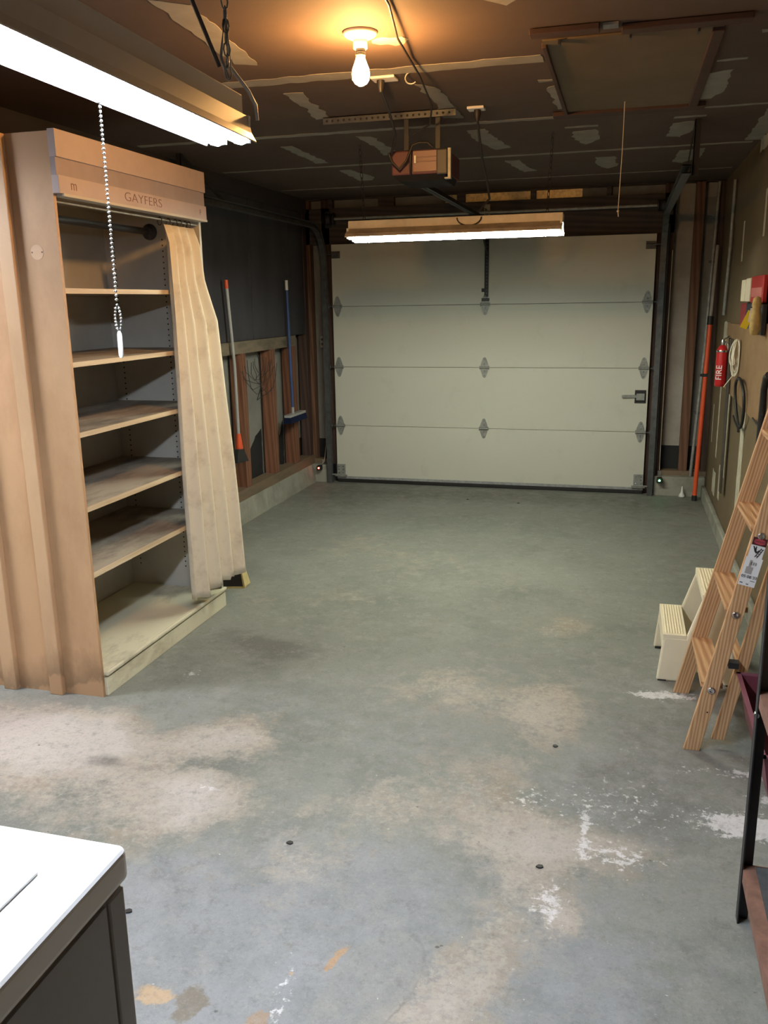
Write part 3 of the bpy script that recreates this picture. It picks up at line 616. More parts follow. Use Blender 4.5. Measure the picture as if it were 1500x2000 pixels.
# ------------------------------------------------------------------ lamps
def shop_light(name, label, c, length, along, z, sep, color, strength, group='hanging shop lights', tilt=0.0, lip=0.055, drop=0.0, clean=False, yaw=0.0, hw=0.045):
    """c centre xy; along 'X' or 'Y'; z of tube centres"""
    t = thing(name, label, 'lamp', (c[0],c[1],z-0.02), group)
    ax = V((1,0,0)) if along == 'X' else V((0,1,0)); sd = V((0,1,0)) if along == 'X' else V((1,0,0)); c0 = V((c[0],c[1],0)); L = length/2
    ry = Matrix.Rotation(yaw, 3, 'Z'); ax = ry @ ax; sd = ry @ sd
    ct, sn = math.cos(tilt), math.sin(tilt)
    def P(a, s_, zz):
        h = zz-z; return tuple(c0 + ax*a + sd*(s_*ct + h*sn) + V((0,0,z + h*ct - s_*sn)))
    w1 = sep/2+lip
    b = MB(); b.hexa([P(-L,-hw,z+0.045),P(L,-hw,z+0.045),P(L,hw,z+0.045),P(-L,hw,z+0.045)],[P(-L,-hw,z+0.092),P(L,-hw,z+0.092),P(L,hw,z+0.092),P(-L,hw,z+0.092)])
    b.build('ballast_housing', WHITEP if clean else FIXM, t, bevel=0.003)
    b = MB()
    zl = z-drop
    prof = [(-w1,zl),(-w1+0.010,zl+0.018),(-min(.05,w1*.7),z+0.043),(min(.05,w1*.7),z+0.043),(w1-0.010,zl+0.018),(w1,zl)]
    for i in range(5):
        (s0,z0),(s1,z1) = prof[i], prof[i+1]
        b.hexa([P(-L,s0,z0),P(L,s0,z0),P(L,s1,z1),P(-L,s1,z1)],[P(-L,s0,z0+0.003),P(L,s0,z0+0.003),P(L,s1,z1+0.003),P(-L,s1,z1+0.003)])
    rf = b.build('reflector', [FIXIN, WHITEP if clean else FIXDIRT], t)
    for p in rf.data.polygons:
        if p.normal.z > 0.2: p.material_index = 1
    em = emit(name+'_tube_glow', color, strength)
    for sg in (-1,1):
        b = MB(); b.tube([P(-L+0.012,sg*sep/2,z),P(L-0.012,sg*sep/2,z)], 0.0165, 12); b.build('fluorescent_tube', em, t)
        for e in (-1,1):
            b = MB(); b.hexa([P(e*(L-0.012),sg*sep/2-0.018,z-0.012),P(e*L,sg*sep/2-0.018,z-0.012),P(e*L,sg*sep/2+0.018,z-0.012),P(e*(L-0.012),sg*sep/2+0.018,z-0.012)],
                             [P(e*(L-0.012),sg*sep/2-0.02,z+0.045),P(e*L,sg*sep/2-0.02,z+0.045),P(e*L,sg*sep/2+0.02,z+0.045),P(e*(L-0.012),sg*sep/2+0.02,z+0.045)]); b.build('lamp_socket', WHITEP, t)
    return t
def chain(pts, pitch, r, wire, parent, name='chain', m=None):
    b = MB(); pts = [V(p) for p in pts]; L = sum((pts[i+1]-pts[i]).length for i in range(len(pts)-1)); n = int(L/pitch)
    def at(s_):
        for i in range(len(pts)-1):
            l = (pts[i+1]-pts[i]).length
            if s_ <= l or i == len(pts)-2: return pts[i] + (pts[i+1]-pts[i])*(s_/l), (pts[i+1]-pts[i]).normalized()
            s_ -= l
    for k in range(n):
        p, d = at((k+0.5)*L/n); u = d.orthogonal().normalized(); u = (Matrix.Rotation(k*PI/2, 3, d) @ u)
        b.tube([p + d*math.cos(a)*pitch*0.66 + u*math.sin(a)*r for a in [2*PI*j/8 for j in range(8)]], wire, 5, closed=True)
    return b.build(name, m or GALV, parent)
n_ = shop_light('shop_light', 'brightly lit shop light hanging nearest the camera, pointing down the room', (1.655,-6.17), 1.25, 'Y', 2.0, 0.058, NEAR_C, NEAR_E, lip=0.032, drop=0.012, clean=True, yaw=0.035, hw=0.032)
chain([(1.70,-5.69,2.09),(1.70,-5.69,ZC)], 0.022, 0.007, 0.0018, n_)
b = MB(); b.tube([(1.70,-5.69,2.09),(1.69,-5.70,2.13),(1.70,-5.69,2.22),(1.695,-5.67,2.12),(1.705,-5.60,2.085),(1.71,-5.575,2.06),(1.71,-5.57,2.03)], 0.004, 8); b.build('wire_loop', GREYH, n_)
b = MB(); b.tube([(1.69,-5.71,2.11),(1.665,-5.80,2.25),(1.66,-5.84,2.40),(1.67,-5.86,2.514)], 0.0045, 8); b.build('power_cord', DARKG, n_)
b = MB()
z = 1.985
k = 0
while z > 1.635: b.sphere((1.602,-6.03,z), 0.0032, 6); z -= 0.0078; k += 1
for sg in (-1,1):
    for j in range(9):
        q = j/8; b.sphere((1.602+sg*0.006*math.sin(PI*q)**0.6*1.0, -6.03, 1.632-0.05*q), 0.0028, 6)
pc = b.build('pull_chain', STEELB, n_); pc['label'] = 'silver bead pull chain'
b = MB(); b.lathe([(0.0025,0),(0.0045,-0.006),(0.005,-0.045),(0.003,-0.05)], (1.602,-6.03,1.584), n=10); b.build('pull_handle', WHITEP, pc)

f_ = shop_light('shop_light', 'lit shop light hanging in front of the garage door', (1.55,-2.40), 1.24, 'X', 2.0, 0.11, FAR_C, FAR_E, tilt=0.09, drop=0.010)
chain([(2.08,-2.40,2.09),(2.10,-2.40,ZC)], 0.03, 0.008, 0.002, f_, m=DARKM)
chain([(1.02,-2.40,2.09),(1.00,-2.40,ZC)], 0.03, 0.008, 0.002, f_, m=DARKM)
b = MB(); b.tube([(1.60+0.07*math.cos(a)+0.05, -2.449, 2.088+0.045*math.sin(a)) for a in [PI*(1+i/10) for i in range(11)]], 0.004, 6); b.build('wire_loop', CORDB, f_)
shop_light('shop_light', 'shop light hanging over the laundry side, left of the tan cabinet side', (-1.15,-5.30), 1.24, 'X', 2.2, 0.11, LEFT_C, LEFT_E)

def bulb():
    x, y = 1.62, -4.44
    t = thing('ceiling_bulb', 'glowing bare bulb in a white porcelain ceiling holder', 'lamp', (x,y,ZC))
    b = MB(); b.lathe([(0.058,0),(0.058,-0.006),(0.050,-0.014),(0.028,-0.024),(0.024,-0.03),(0.024,-0.05),(0.022,-0.052)], (x,y,ZC-0.001), n=28); b.build('lamp_holder', PORC, t)
    b = MB(); b.lathe([(0.016,-0.05),(0.016,-0.075)], (x,y,ZC), n=16)
    for k in range(3): b.lathe([(0.016,-0.055-k*0.007),(0.0175,-0.058-k*0.007),(0.016,-0.061-k*0.007)], (x,y,ZC), n=16)
    b.build('screw_base', GALV, t)
    b = MB(); pr = [(0.014,-0.075),(0.016,-0.085),(0.022,-0.10),(0.028,-0.115),(0.0305,-0.13),(0.0285,-0.147),(0.020,-0.160),(0.008,-0.167),(0.0,-0.168)]
    b.lathe(pr, (x,y,ZC), n=20); b.build('light_bulb', emit('bulb_glow', BULB_C, BULB_E), t)
bulb()
# wires on the ceiling
def cord(name, pts, r, m, label, cat):
    b = MB(); b.tube(pts, r, 8); return tag(b.build(name, m), label, cat)
cord('electric_cable', [(1.80,-4.85,ZC-0.006),(1.79,-4.7,ZC-0.008),(1.74,-4.4,ZC-0.02),(1.71,-4.1,ZC-0.01),(1.70,-3.9,ZC-0.02),(1.665,-3.5,ZC-0.05),(1.60,-3.25,ZC-0.08),(1.50,-3.21,2.40)], 0.004, CORDB, 'thin cable strung along the ceiling from the bulb to the opener', 'cable')
b = MB(); b.tube([(1.66+0.025*math.cos(a),-3.87,ZC-0.02+0.022*math.sin(a)) for a in [PI*(0.4+1.35*i/12) for i in range(13)]], 0.003, 8)
tag(b.build('ceiling_hook', GALV), 'small open metal hook screwed into the ceiling beside the bulb', 'hook')

# ------------------------------------------------------------------ attic hatch
def hatch():
    t = thing('attic_hatch', 'tan ceiling hatch with dark wooden trim and a pull string', 'hatch', (2.5,-3.5,ZC))
    zt = ZC-0.002
    b = MB(); b.box((2.20,-4.16,zt-0.006),(2.80,-2.93,zt)); b.build('hatch_panel', HATCHM, t)
    for nm, a, c in (('trim_board',(2.17,-4.30,zt-0.02),(2.40,-4.245,zt)),('trim_board',(2.47,-4.26,zt-0.02),(2.88,-4.20,zt)),('trim_board',(2.14,-2.93,zt-0.02),(2.84,-2.84,zt)),
                     ('side_trim',(2.195,-4.12,zt-0.018),(2.213,-2.93,zt)),('side_trim',(2.765,-4.14,zt-0.02),(2.805,-2.93,zt))):
        b = MB(); b.box(a, c); b.build(nm, TRIMM, t, bevel=0.003)
    b = MB(); b.box((2.41,-4.29,zt-0.008),(2.46,-4.24,zt)); b.build('plaster_patch', MUD_M, t)
    for x in (2.26,2.50,2.72):
        b = MB(); b.box((x-0.004,-4.17,zt-0.022),(x+0.004,-4.13,zt-0.006)); b.build('clip', DARKM, t)
    b = MB(); b.tube([(2.478,-3.08,zt-0.006),(2.477,-3.08,2.3),(2.472,-3.08,2.1),(2.470,-3.08,2.02)], 0.0022, 6); b.sphere((2.470,-3.08,2.03), 0.006, 8); b.tube([(2.470,-3.08,2.03),(2.473,-3.078,2.005)],0.003,6)
    b.build('pull_string', STRING, t)
hatch()

# ------------------------------------------------------------------ cabinet
def cabinet():
    X0, X1, Y0, Y1 = -0.10, 0.446, -4.55, -3.365
    t = thing('shelf_cabinet', 'tall open cream cabinet with bare adjustable shelves', 'cabinet', (0.17,-3.95,0))
    b = MB(); b.box((-2.2,Y0,0.0),(X1,Y0+0.016,2.262)); sp = b.build('side_panel', TAN, t)
    for x0, x1 in ((-0.035,0.03),(0.20,0.262),(-0.45,-0.39),(-0.85,-0.79)):
        b = MB(); b.box((x0,Y0-0.028,-0.0),(x1,Y0-0.0005,2.262)); b.build('batten', TAN2, t, bevel=0.003)
    b = MB(); b.lathe([(0.028,0),(0.028,0.001),(0,0.0012)], (0.35,Y0,1.835), (0,-1,0), 24)
    for dx in (-0.022,0.022): b.lathe([(0.003,0),(0.003,0.0015),(0,0.0016)], (0.35+dx,Y0-0.0008,1.835), (0,-1,0), 8, 1)
    b.build('round_patch', [plain('round_patch_paint', (0.68,0.47,0.30), 0.7), INK], t).data.polygons.foreach_set('use_smooth', [False]*len(b.f))
    # right side panel, inside face at Y = -3.40, with pin holes
    b = MB(); b.box((X0,-3.385,0.0),(X1,Y1,2.262),0)
    for k in range(64):
        z = 0.22+k*0.028
        if z > 1.98: break
        for x in (0.235,-0.045): b.lathe([(0.0042,0),(0.0042,0.0008),(0,0.0009)], (x,-3.385,z), (0,-1,0), 7, 1)
    b.build('side_panel', [CABIN, BLACK], t)
    b = MB(); b.box((X0-0.012,Y0+0.016,0.0),(X0,Y1,2.262)); b.build('back_panel', CABIN, t)
    b = MB(); b.box((X0,Y0+0.016,2.10),(X1,-3.385,2.115)); b.build('top_board', CABIN, t)
    b = MB(); b.box((-0.35,Y0+0.016,2.245),(X1,Y1,2.262)); b.build('roof_board', TAN, t)
    for z in (1.700,1.417,1.138,0.831,0.549):
        b = MB(); b.box((X0+0.002,Y0+0.018,z-0.018),(X1-0.012,-3.387,z-0.0)); b.box((X1-0.0118,Y0+0.018,z-0.019),(X1-0.002,-3.387,z+0.0008),1)
        # slight sag of the board
        ob = b.build('shelf', [SHELFT, SHELFE], t)
    b = MB(); b.box((X0+0.002,Y0+0.018,0.085),(X1,-3.387,0.105)); b.box((X1+0.0005,Y0+0.018,0.090),(X1+0.020,Y1+0.004,0.110),0); b.build('bottom_shelf', dirty('cream_bottom_shelf',(0.80,0.75,0.56),(0.26,0.20,0.13),5,0.56,0.76,0.8,0.5,(1,0.4,1)), t, bevel=0.006)
    b = MB(); b.box((X1-0.02,Y0+0.018,0.0),(X1+0.012,Y1,0.082)); b.build('plinth', BASEM, t, bevel=0.003)
    # header: upper board, recessed darker stripe, lower board
    b = MB(); b.box((X1+0.0005,Y0-0.002,2.172),(X1+0.030,Y1+0.01,2.268),0); b.box((X1+0.0005,Y0-0.002,2.044),(X1+0.030,Y1+0.01,2.1075),0); b.box((X1+0.0005,Y0+0.0,2.1075),(X1+0.022,Y1+0.01,2.172),1)
    hd = b.build('header_board', [PINK, PINKD], t)
    b = MB(); b.box((X1-0.02,Y0+0.018,2.034),(X1+0.034,Y1+0.01,2.044)); b.build('header_lip', CABIN, t)
    def fr(y, z): return frame((X1+0.0305,y,z), (0,1,0), (0,0,1))
    text('lettering', 'GAYFERS', 0.052, fr(-3.95,2.077), INK, hd, 0.0003, -0.0009, 1.5)
    text('lettering', 'm', 0.055, fr(-4.46,2.078), INK, hd, 0.0003, -0.0004)
    text('lettering', 'F', 0.035, fr(-3.42,2.074), INK, hd, 0.0003, -0.0002)
    # hanging rail inside
    b = MB(); b.tube([(0.17,Y0+0.016,1.995),(0.17,-3.385,1.995)], 0.016, 14); b.lathe([(0.04,0),(0.04,0.008),(0.022,0.02),(0.022,0.04)], (0.17,-3.385,1.995), (0,-1,0), 18); b.lathe([(0.035,0),(0.02,0.02)], (0.17,Y0+0.016,1.995), (0,1,0), 18)
    b.build('clothes_rail', DARKG, t)
    b = MB(); b.tube([(X1-0.015,Y0+0.016,2.018),(X1-0.015,-3.385,2.018)], 0.005, 8); b.build('curtain_rod', GALV, t)
    return t
cabinet()

def curtain():
    # top and bottom edges interpolated with pleats
    NS, NT = 120, 44
    zs_top, zs_bot = 1.995, 0.185
    def ctrl(tz):   # tz 0 top, 1 bottom -> yl, yr, x base
        yl = -3.765 + 0.015*tz
        if tz < 0.14: yr = -3.455 + 0.05*tz/0.14*0.3
        elif tz < 0.25: yr = -3.44 + (tz-0.14)/0.11*0.09
        else: yr = -3.35 - (tz-0.25)/0.75*0.02
        return yl, yr
    vs = []
    for j in range(NT+1):
        tz = j/NT; yl, yr = ctrl(tz)
        for i in range(NS+1):
            s_ = i/NS
            ph = 2*PI*(4.3*s_ + 0.25*math.sin(3*s_+2*tz))
            amp = 0.010 + 0.020*min(1, tz*1.3)
            y = yl + (yr-yl)*s_ + 0.35*amp*math.sin(2*ph*0.5+1.3)
            x = 0.470 + 0.012*tz + amp*math.cos(ph) + 0.006*noise.noise(V((s_*6,tz*3,1))) + (0.075*tz*s_**1.5)*1.0
            if tz < 0.04: x = 0.445 + (x-0.445)*(0.4+0.6*tz/0.04)
            z = zs_top + (zs_bot-zs_top)*tz + 0.012*math.sin(ph*0.5)*tz - (0.03*(s_ < 0.32)*tz) + 0.02*(s_ > 0.72)*tz
            vs.append((x, y, z))
    n = NS+1
    fs = [(j*n+i, j*n+i+1, (j+1)*n+i+1, (j+1)*n+i) for j in range(NT) for i in range(NS)]
    t = thing('curtain', 'stained cream fabric curtain bunched at the right end of the cabinet', 'curtain', (0.47,-3.55,0.18))
    b = MB(); b.add(vs, fs, 0, True); ob = b.build('cloth', CURT, t)
    md = ob.modifiers.new('thick', 'SOLIDIFY'); md.thickness = 0.0015
    for y in (-3.745,-3.665,-3.60,-3.555,-3.50,-3.465):
        b = MB(); b.tube([(0.431+0.011*math.cos(a), y+0.002*math.sin(a), 2.010+0.018*math.sin(a)) for a in [2*PI*i/12 for i in range(12)]], 0.0022, 6, closed=True); b.build('curtain_ring', BLACK, t)
curtain()

# leaning box at the cabinet's far end
def small_box():
    t = thing('cardboard_box', 'small yellow cardboard box with a dark open front on the floor behind the curtain', 'box', (0.36,-3.05,0))
    b = MB()
    b.hexa([(0.21,-3.12,0),(0.435,-3.07,0),(0.43,-2.99,0),(0.21,-3.0,0)],[(0.21,-3.12,0.008),(0.435,-3.07,0.008),(0.43,-2.99,0.008),(0.21,-3.0,0.008)])
    b.hexa([(0.425,-3.07,0.008),(0.437,-3.07,0.008),(0.437,-2.99,0.008),(0.425,-2.99,0.008)],[(0.385,-3.03,0.16),(0.392,-3.03,0.16),(0.392,-2.99,0.16),(0.385,-2.99,0.16)])
    b.hexa([(0.21,-3.0,0.008),(0.425,-2.995,0.008),(0.425,-2.988,0.008),(0.21,-2.99,0.008)],[(0.21,-3.0,0.16),(0.388,-2.995,0.16),(0.388,-2.988,0.16),(0.21,-2.99,0.16)])
    b.build('carton', KRAFT, t)
    b = MB(); b.hexa([(0.23,-3.115,0.009),(0.424,-3.068,0.009),(0.42,-3.0,0.009),(0.23,-3.0,0.009)],[(0.23,-3.06,0.13),(0.386,-3.04,0.13),(0.385,-3.0,0.13),(0.23,-3.0,0.13)]); b.build('dark_fill', BLACK, t)  # black block filling the open front
small_box()

# ------------------------------------------------------------------ brooms on the left wall
def brooms():
    t = thing('upright_broom', 'grey handled broom with an orange collar hanging upside on the left wall', 'broom', (-0.22,-1.70,0.5))
    t['label'] = 'grey handled broom with orange collar and black bristles hanging on the left wall'
    x = -0.215
    b = MB(); b.tube([(x,-1.71,1.75),(x+0.002,-1.655,1.2),(x+0.004,-1.655,0.64)], 0.012, 10); b.build('handle', GREYH, t)
    b = MB(); b.tube([(x,-1.712,1.74),(x,-1.714,1.80)], 0.014, 10); b.build('hanging_tip', ORANGE, t)
    b = MB(); b.lathe([(0.015,0.04),(0.02,0.0),(0.028,-0.06),(0.028,-0.075)], (x+0.004,-1.655,0.655), n=14); b.build('collar', ORANGE, t)
    b = MB(); z1, z0 = 0.582, 0.475
    b.hexa([(x-0.02,-1.745,z0+0.012),(x+0.03,-1.745,z0+0.012),(x+0.03,-1.545,z0-0.005),(x-0.02,-1.545,z0-0.005)],[(x-0.015,-1.695,z1),(x+0.02,-1.695,z1),(x+0.02,-1.615,z1),(x-0.015,-1.615,z1)])
    b.build('bristles', BLACK, t, bevel=0.004)
    t = thing('push_broom', 'blue handled push broom with blue bristles hanging near the back left corner', 'broom', (-0.22,-0.55,0.64))
    y = -0.545
    b = MB(); b.tube([(x,y-0.01,1.74),(x+0.004,y+0.01,0.76)], 0.012, 10); b.build('handle', BLUE, t)
    b = MB(); b.tube([(x,y-0.011,1.82),(x,y-0.01,1.74)], 0.013, 10); b.build('hanging_tip', WHITEP, t)
    b = MB(); b.tube([(x+0.004,y+0.01,0.76),(x+0.004,y+0.01,0.70)], 0.012, 10); b.box((x-0.02,-0.68,0.685),(x+0.035,-0.30,0.705)); b.build('block', GREYH, t)
    b = MB(); b.hexa([(x-0.03,-0.69,0.635),(x+0.045,-0.69,0.635),(x+0.045,-0.29,0.635),(x-0.03,-0.29,0.635)],[(x-0.018,-0.68,0.684),(x+0.033,-0.68,0.684),(x+0.033,-0.30,0.684),(x-0.018,-0.30,0.684)]); b.build('bristles', plain('navy_bristles',(0.008,0.014,0.04),0.9,spec=0.1), t)
    # tangle of thin wire hung between the studs
    b = MB(); rnd = random.Random(3)
    for k in range(7):
        y0 = -1.40+rnd.uniform(0,0.5); pts = []
        for j in range(9):
            a = PI*(j/8); pts.append((-0.225+rnd.uniform(-.006,.006), -1.18+ (0.08+0.045*k)*math.cos(a)*(-1) + rnd.uniform(-.015,.015), 1.22 - (0.12+0.04*(k%4))*math.sin(a) - 0.02*k*rnd.random()))
        b.tube(pts, 0.0022, 5)
    b.tube([(-0.225,-1.22,1.26),(-0.22,-1.2,1.22),(-0.222,-1.17,1.0),(-0.225,-1.25,0.9),(-0.225,-0.95,0.95)], 0.003, 5)
    tag(b.build('wire_coil', DARKM), 'tangled coil of thin dark wire hanging on the studs between the two brooms', 'wire')
brooms()

# ------------------------------------------------------------------ sensors, switch plates, conduits at the back
def back_bits():
    for x, lab, c, nm in ((-0.15,'door safety sensor with a glowing red light, left of the garage door',(1,0.05,0.03),'red'),(2.868,'door safety sensor with a glowing green light, right of the garage door',(0.1,1,0.25),'green')):
        t = thing('safety_sensor', lab, 'sensor', (x,-0.06,0.13))
        b = MB(); b.box((x-0.022,-0.10,0.12),(x+0.022,-0.05,0.165)); b.build('sensor_body', BLACK, t, bevel=0.006)
        b = MB(); b.box((x-0.012,-0.05,0.165),(x+0.015,0.042,0.169)); b.box((x-0.012,0.038,0.165),(x+0.015,0.042,0.20)); b.build('mounting_bracket', GALV, t)
        b = MB(); b.sphere((x,-0.101,0.143), 0.0075, 10); b.build('indicator_light', emit(nm+'_led', c, 45), t)
    def plate(x0, x1, z0, z1, y, lab, m, nm='outlet_plate'):
        t = thing(nm, lab, 'wall plate', ((x0+x1)/2,y,z0))
        b = MB(); b.box((x0,y-0.008,z0),(x1,y,z1)); b.build('cover', m, t, bevel=0.002)
        xc = (x0+x1)/2; zc = (z0+z1)/2
        for dz in (-0.02,0.02):
            b = MB(); b.box((xc-0.012,y-0.0095,zc+dz-0.010),(xc+0.012,y-0.0082,zc+dz+0.010)); b.build('receptacle', DARKG, t)
    plate(-0.145,-0.102,1.235,1.34,0.049,'pale cover plate on the back wall left of the garage door, at middle height', PALEP)
    plate(2.787,2.835,0.93,0.995,0.049,'small grey plate beside the right door track at latch height', GALV)
    plate(2.79,2.835,0.24,0.31,0.049,'small grey plate low beside the right door track', GALV)
    cord('sensor_wire', [(-0.116,0.04,1.20),(-0.115,0.04,0.6),(-0.115,0.035,0.35),(-0.125,0.0,0.20),(-0.13,-0.045,0.175)], 0.0035, STRING, 'thin pale wire running down to the red lit sensor', 'wire')
    cord('sensor_wire', [(2.868,0.042,2.0),(2.866,0.042,1.2),(2.866,0.04,0.5),(2.868,0.035,0.25),(2.868,0.02,0.21)], 0.0035, STRING, 'thin pale wire running down to the green lit sensor', 'wire')
    t = thing('electrical_conduit', 'grey metal conduit running from ceiling to sill in the back right corner', 'conduit', (3.14,0.03,0.17))
    b = MB(); b.tube([(3.186,0.03,2.5),(3.16,0.028,1.2),(3.118,0.025,0.165)], 0.013, 10); b.build('pipe', GALV, t)
    for z, x in ((1.9,3.175),(0.7,3.14)):
        b = MB(); b.box((x-0.03,0.02,z-0.01),(x+0.03,0.048,z+0.01)); b.build('strap', DGALV, t)
    t = thing('electrical_conduit', 'grey conduit pipe on the upper right wall above the fire extinguisher', 'conduit', (3.225,-0.75,1.5))
    b = MB(); b.tube([(3.222,-0.72,2.42),(3.222,-0.72,2.0),(3.222,-0.62,1.50)], 0.012, 10); b.build('pipe', GALV, t)
    t = thing('orange_pole', 'orange telescoping pole with a pale upper rod leaning in the back right corner', 'pole', (3.144,-0.176,0))
    p0, p1, p2 = V((3.146,-0.17,0.0)), V((3.178,-0.10,1.46)), V((3.195,-0.07,2.02))
    b = MB(); b.tube([tuple(p0+(p1-p0)*0.03), tuple(p1)], 0.018, 12); b.build('outer_tube', ORANGE, t)
    b = MB(); b.tube([tuple(p1), tuple(p2)], 0.013, 10); b.build('upper_rod', PALEP, t)
    b = MB(); b.tube([tuple(p0), tuple(p0+(p1-p0)*0.03)], 0.021, 12); b.build('rubber_foot', BLACK, t)
    b = MB(); b.tube([tuple(p1-(p1-p0)*0.03), tuple(p1+(p1-p0)*0.015)], 0.024, 12); b.build('locking_collar', BLACK, t)
    pc_ = p0+(p1-p0)*0.70; b = MB(); b.tube([tuple(pc_-V((0,0,.012))), tuple(pc_+V((0,0,.012)))], 0.022, 12); b.box(tuple(pc_+V((-0.04,-0.02,-0.01))), tuple(pc_+V((0.02,0.0,0.01)))); b.build('cord_clamp', BLACK, t)
    t = thing('plastic_scrap', None, None, (3.05,-0.06,0.02)); bpy.data.objects.remove(t)
    b = MB(); b.lathe([(0.0,0),(0.03,0.006),(0.026,0.02),(0.010,0.045),(0.006,0.09),(0.0,0.10)], (3.055,-0.065,0.0), n=7)
    tag(b.build('crumpled_plastic', LABELW), 'small crumpled white plastic scrap on the floor by the orange pole', 'scrap')
back_bits()

# ------------------------------------------------------------------ right wall items
def right_items():
    x = 3.238
    # plywood sheet
    b = MB(); b.prism([(x-0.018,-0.93,1.01),(x-0.018,-4.6,0.93),(x-0.018,-4.6,1.60),(x-0.018,-2.30,1.47),(x-0.018,-0.93,1.45)], (0.017,0,0)); tag(b.build('plywood_panel', PLY), 'weathered brown plywood sheet screwed to the right wall behind the tools', 'panel')
    # dark board leaning upright
    t = thing('narrow_board', 'long dark narrow board hanging upright on the right wall beside the extinguisher', 'board', (3.2,-1.35,0.31))
    b = MB(); b.beam((3.210,-1.36,0.33),(3.210,-1.32,1.36),0.085,0.012,(1,0,0)); b.build('board', plain('dark_stained_board',(0.05,0.04,0.028),0.7,var=0.3,scale=10), t)
    b = MB(); b.beam((3.203,-1.45,0.50),(3.203,-1.41,1.10),0.004,0.004,(1,0,0)); b.build('metal_edge', DGALV, t)
    # fire extinguisher
    ex, ey = 3.172, -1.20
    t = thing('fire_extinguisher', 'red fire extinguisher hanging on the right wall', 'fire extinguisher', (ex,ey,1.03))
    b = MB(); b.lathe([(0.030,0),(0.036,0.004),(0.037,0.02),(0.037,0.235),(0.034,0.25),(0.024,0.268),(0.014,0.278)], (ex,ey,1.035), n=24); cyl = b.build('cylinder', RED, t)
    text('lettering', 'FIRE', 0.055, frame((ex-0.014,ey-0.0355,1.13), (0,0,1), (-0.93,0.37,0)), LABELW, cyl, 0.001)
    b = MB(); b.lathe([(0.0375,0),(0.039,0.003),(0.039,0.011),(0.0375,0.014)], (ex,ey,1.265), n=24); b.build('strap_band', STEELB, t)
    b = MB(); b.lathe([(0.012,0),(0.014,0.02),(0.010,0.035)], (ex,ey,1.312), n=12); b.beam((ex,ey,1.345),(ex+0.03,ey-0.05,1.375),0.016,0.006); b.beam((ex,ey,1.335),(ex+0.032,ey-0.05,1.33),0.014,0.005); b.build('valve_handle', STEELB, t)
    b = MB(); b.tube([(ex+0.012,ey,1.335),(ex+0.032,ey-0.01,1.32),(ex+0.034,ey-0.012,1.28)], 0.006, 8); b.build('nozzle', STEELB, t)
    b = MB(); b.box((ex+0.036,ey-0.02,1.05),(x-0.019,ey+0.02,1.36)); b.build('wall_bracket', DARKM, t)
    # coiled cord
    cy, cx = -1.75, 3.195
    b = MB(); rnd = random.Random(5)
    for k in range(9):
        ox, oy = rnd.uniform(-.006,.006), rnd.uniform(-.03,.03); wd = rnd.uniform(0.012,0.026); dl = rnd.uniform(0.07,0.115); tlt = rnd.uniform(-0.028,0.006)
        pts = []
        for j in range(16):
            a = 2*PI*j/16; u = math.sin(a)*wd; v_ = (math.cos(a)-1)*dl
            pts.append((min(cx+ox+u+tlt*(-v_/0.2), 3.211), cy+oy+0.01*math.sin(a*2+k), 1.375+v_))
        b.tube(pts, 0.0036, 6, closed=True)
    b.tube([(cx,cy,1.18),(cx-0.01,cy-0.02,1.155),(cx-0.03,cy-0.03,1.13),(cx-0.06,cy-0.03,1.085)], 0.003, 6)
    tag(b.build('coiled_cord', ROPE), 'bundle of off white cord hanging on the plywood next to the extinguisher', 'cord')
    # black cable loop
    b = MB(); pts = []
    for j in range(28):
        a = 2*PI*j/28; pts.append((3.205-0.012*math.cos(a*1), -2.02+0.26*math.sin(a)*(0.8+0.2*math.cos(a)), 1.015+0.145*math.cos(a)))
    b.tube(pts, 0.009, 8, closed=True); b.tube([(3.205,-2.0,0.87),(3.203,-1.9,0.885),(3.212,-1.72,0.90)], 0.006, 8); b.tube([(3.205,-2.02,0.872),(3.20,-2.12,0.86)], 0.008, 8)
    tag(b.build('cable_loop', BLACK), 'thin black hose looped in an oval on the right wall', 'hose')
    # black strap
    b = MB(); b.tube([(3.19,-3.10,1.27),(3.195,-3.0,1.25),(3.20,-2.93,1.19),(3.203,-2.91,1.08),(3.203,-2.90,0.95),(3.203,-2.90,0.82)], 0.016, 8)
    b.tube([(3.205,-2.6,1.0),(3.203,-2.90,0.985)], 0.006, 6)
    tag(b.build('black_strap', BLACK), 'thick black strap hanging on the plywood above the wooden ladder', 'strap')
    # packets hanging in two rows
    t0 = x-0.018
    def packet(y0, y1, z0, z1, m, lab, name='hanging_packet', th=0.022, card=None):
        y0 -= 0.22; y1 -= 0.22
        t = thing(name, lab, 'packet', ((t0),(y0+y1)/2,z0))
        b = MB(); b.box((x-0.02-th,y0,z0),(x-0.02,y1,z1)); b.build('pack', m, t, bevel=0.004)
        if card: b = MB(); b.box((x-0.0215-th,y0+0.03,z0+0.03),(x-0.0202-th,y1-0.03,z0+0.03+(z1-z0)*0.35)); b.build('printed_label', card, t)
    packet(-1.70,-1.53,1.60,1.725,plain('packet_cream',(0.74,0.66,0.50),0.7,var=0.1,scale=20),'cream packet in the top row on the right wall, left one of the two')
    packet(-1.92,-1.74,1.60,1.73,plain('packet_cream_b',(0.74,0.66,0.52),0.7,var=0.1,scale=20),'cream packet in the top row on the right wall, beside the red one')
    packet(-2.42,-1.97,1.595,1.735,plain('packet_red',(0.42,0.02,0.02),0.5),'wide red packet in the top row on the right wall',card=plain('packet_pink_print',(0.55,0.18,0.17),0.6))
    packet(-1.80,-1.58,1.455,1.59,plain('packet_dark_red',(0.24,0.02,0.025),0.5),'dark red packet in the lower row on the right wall',card=None)
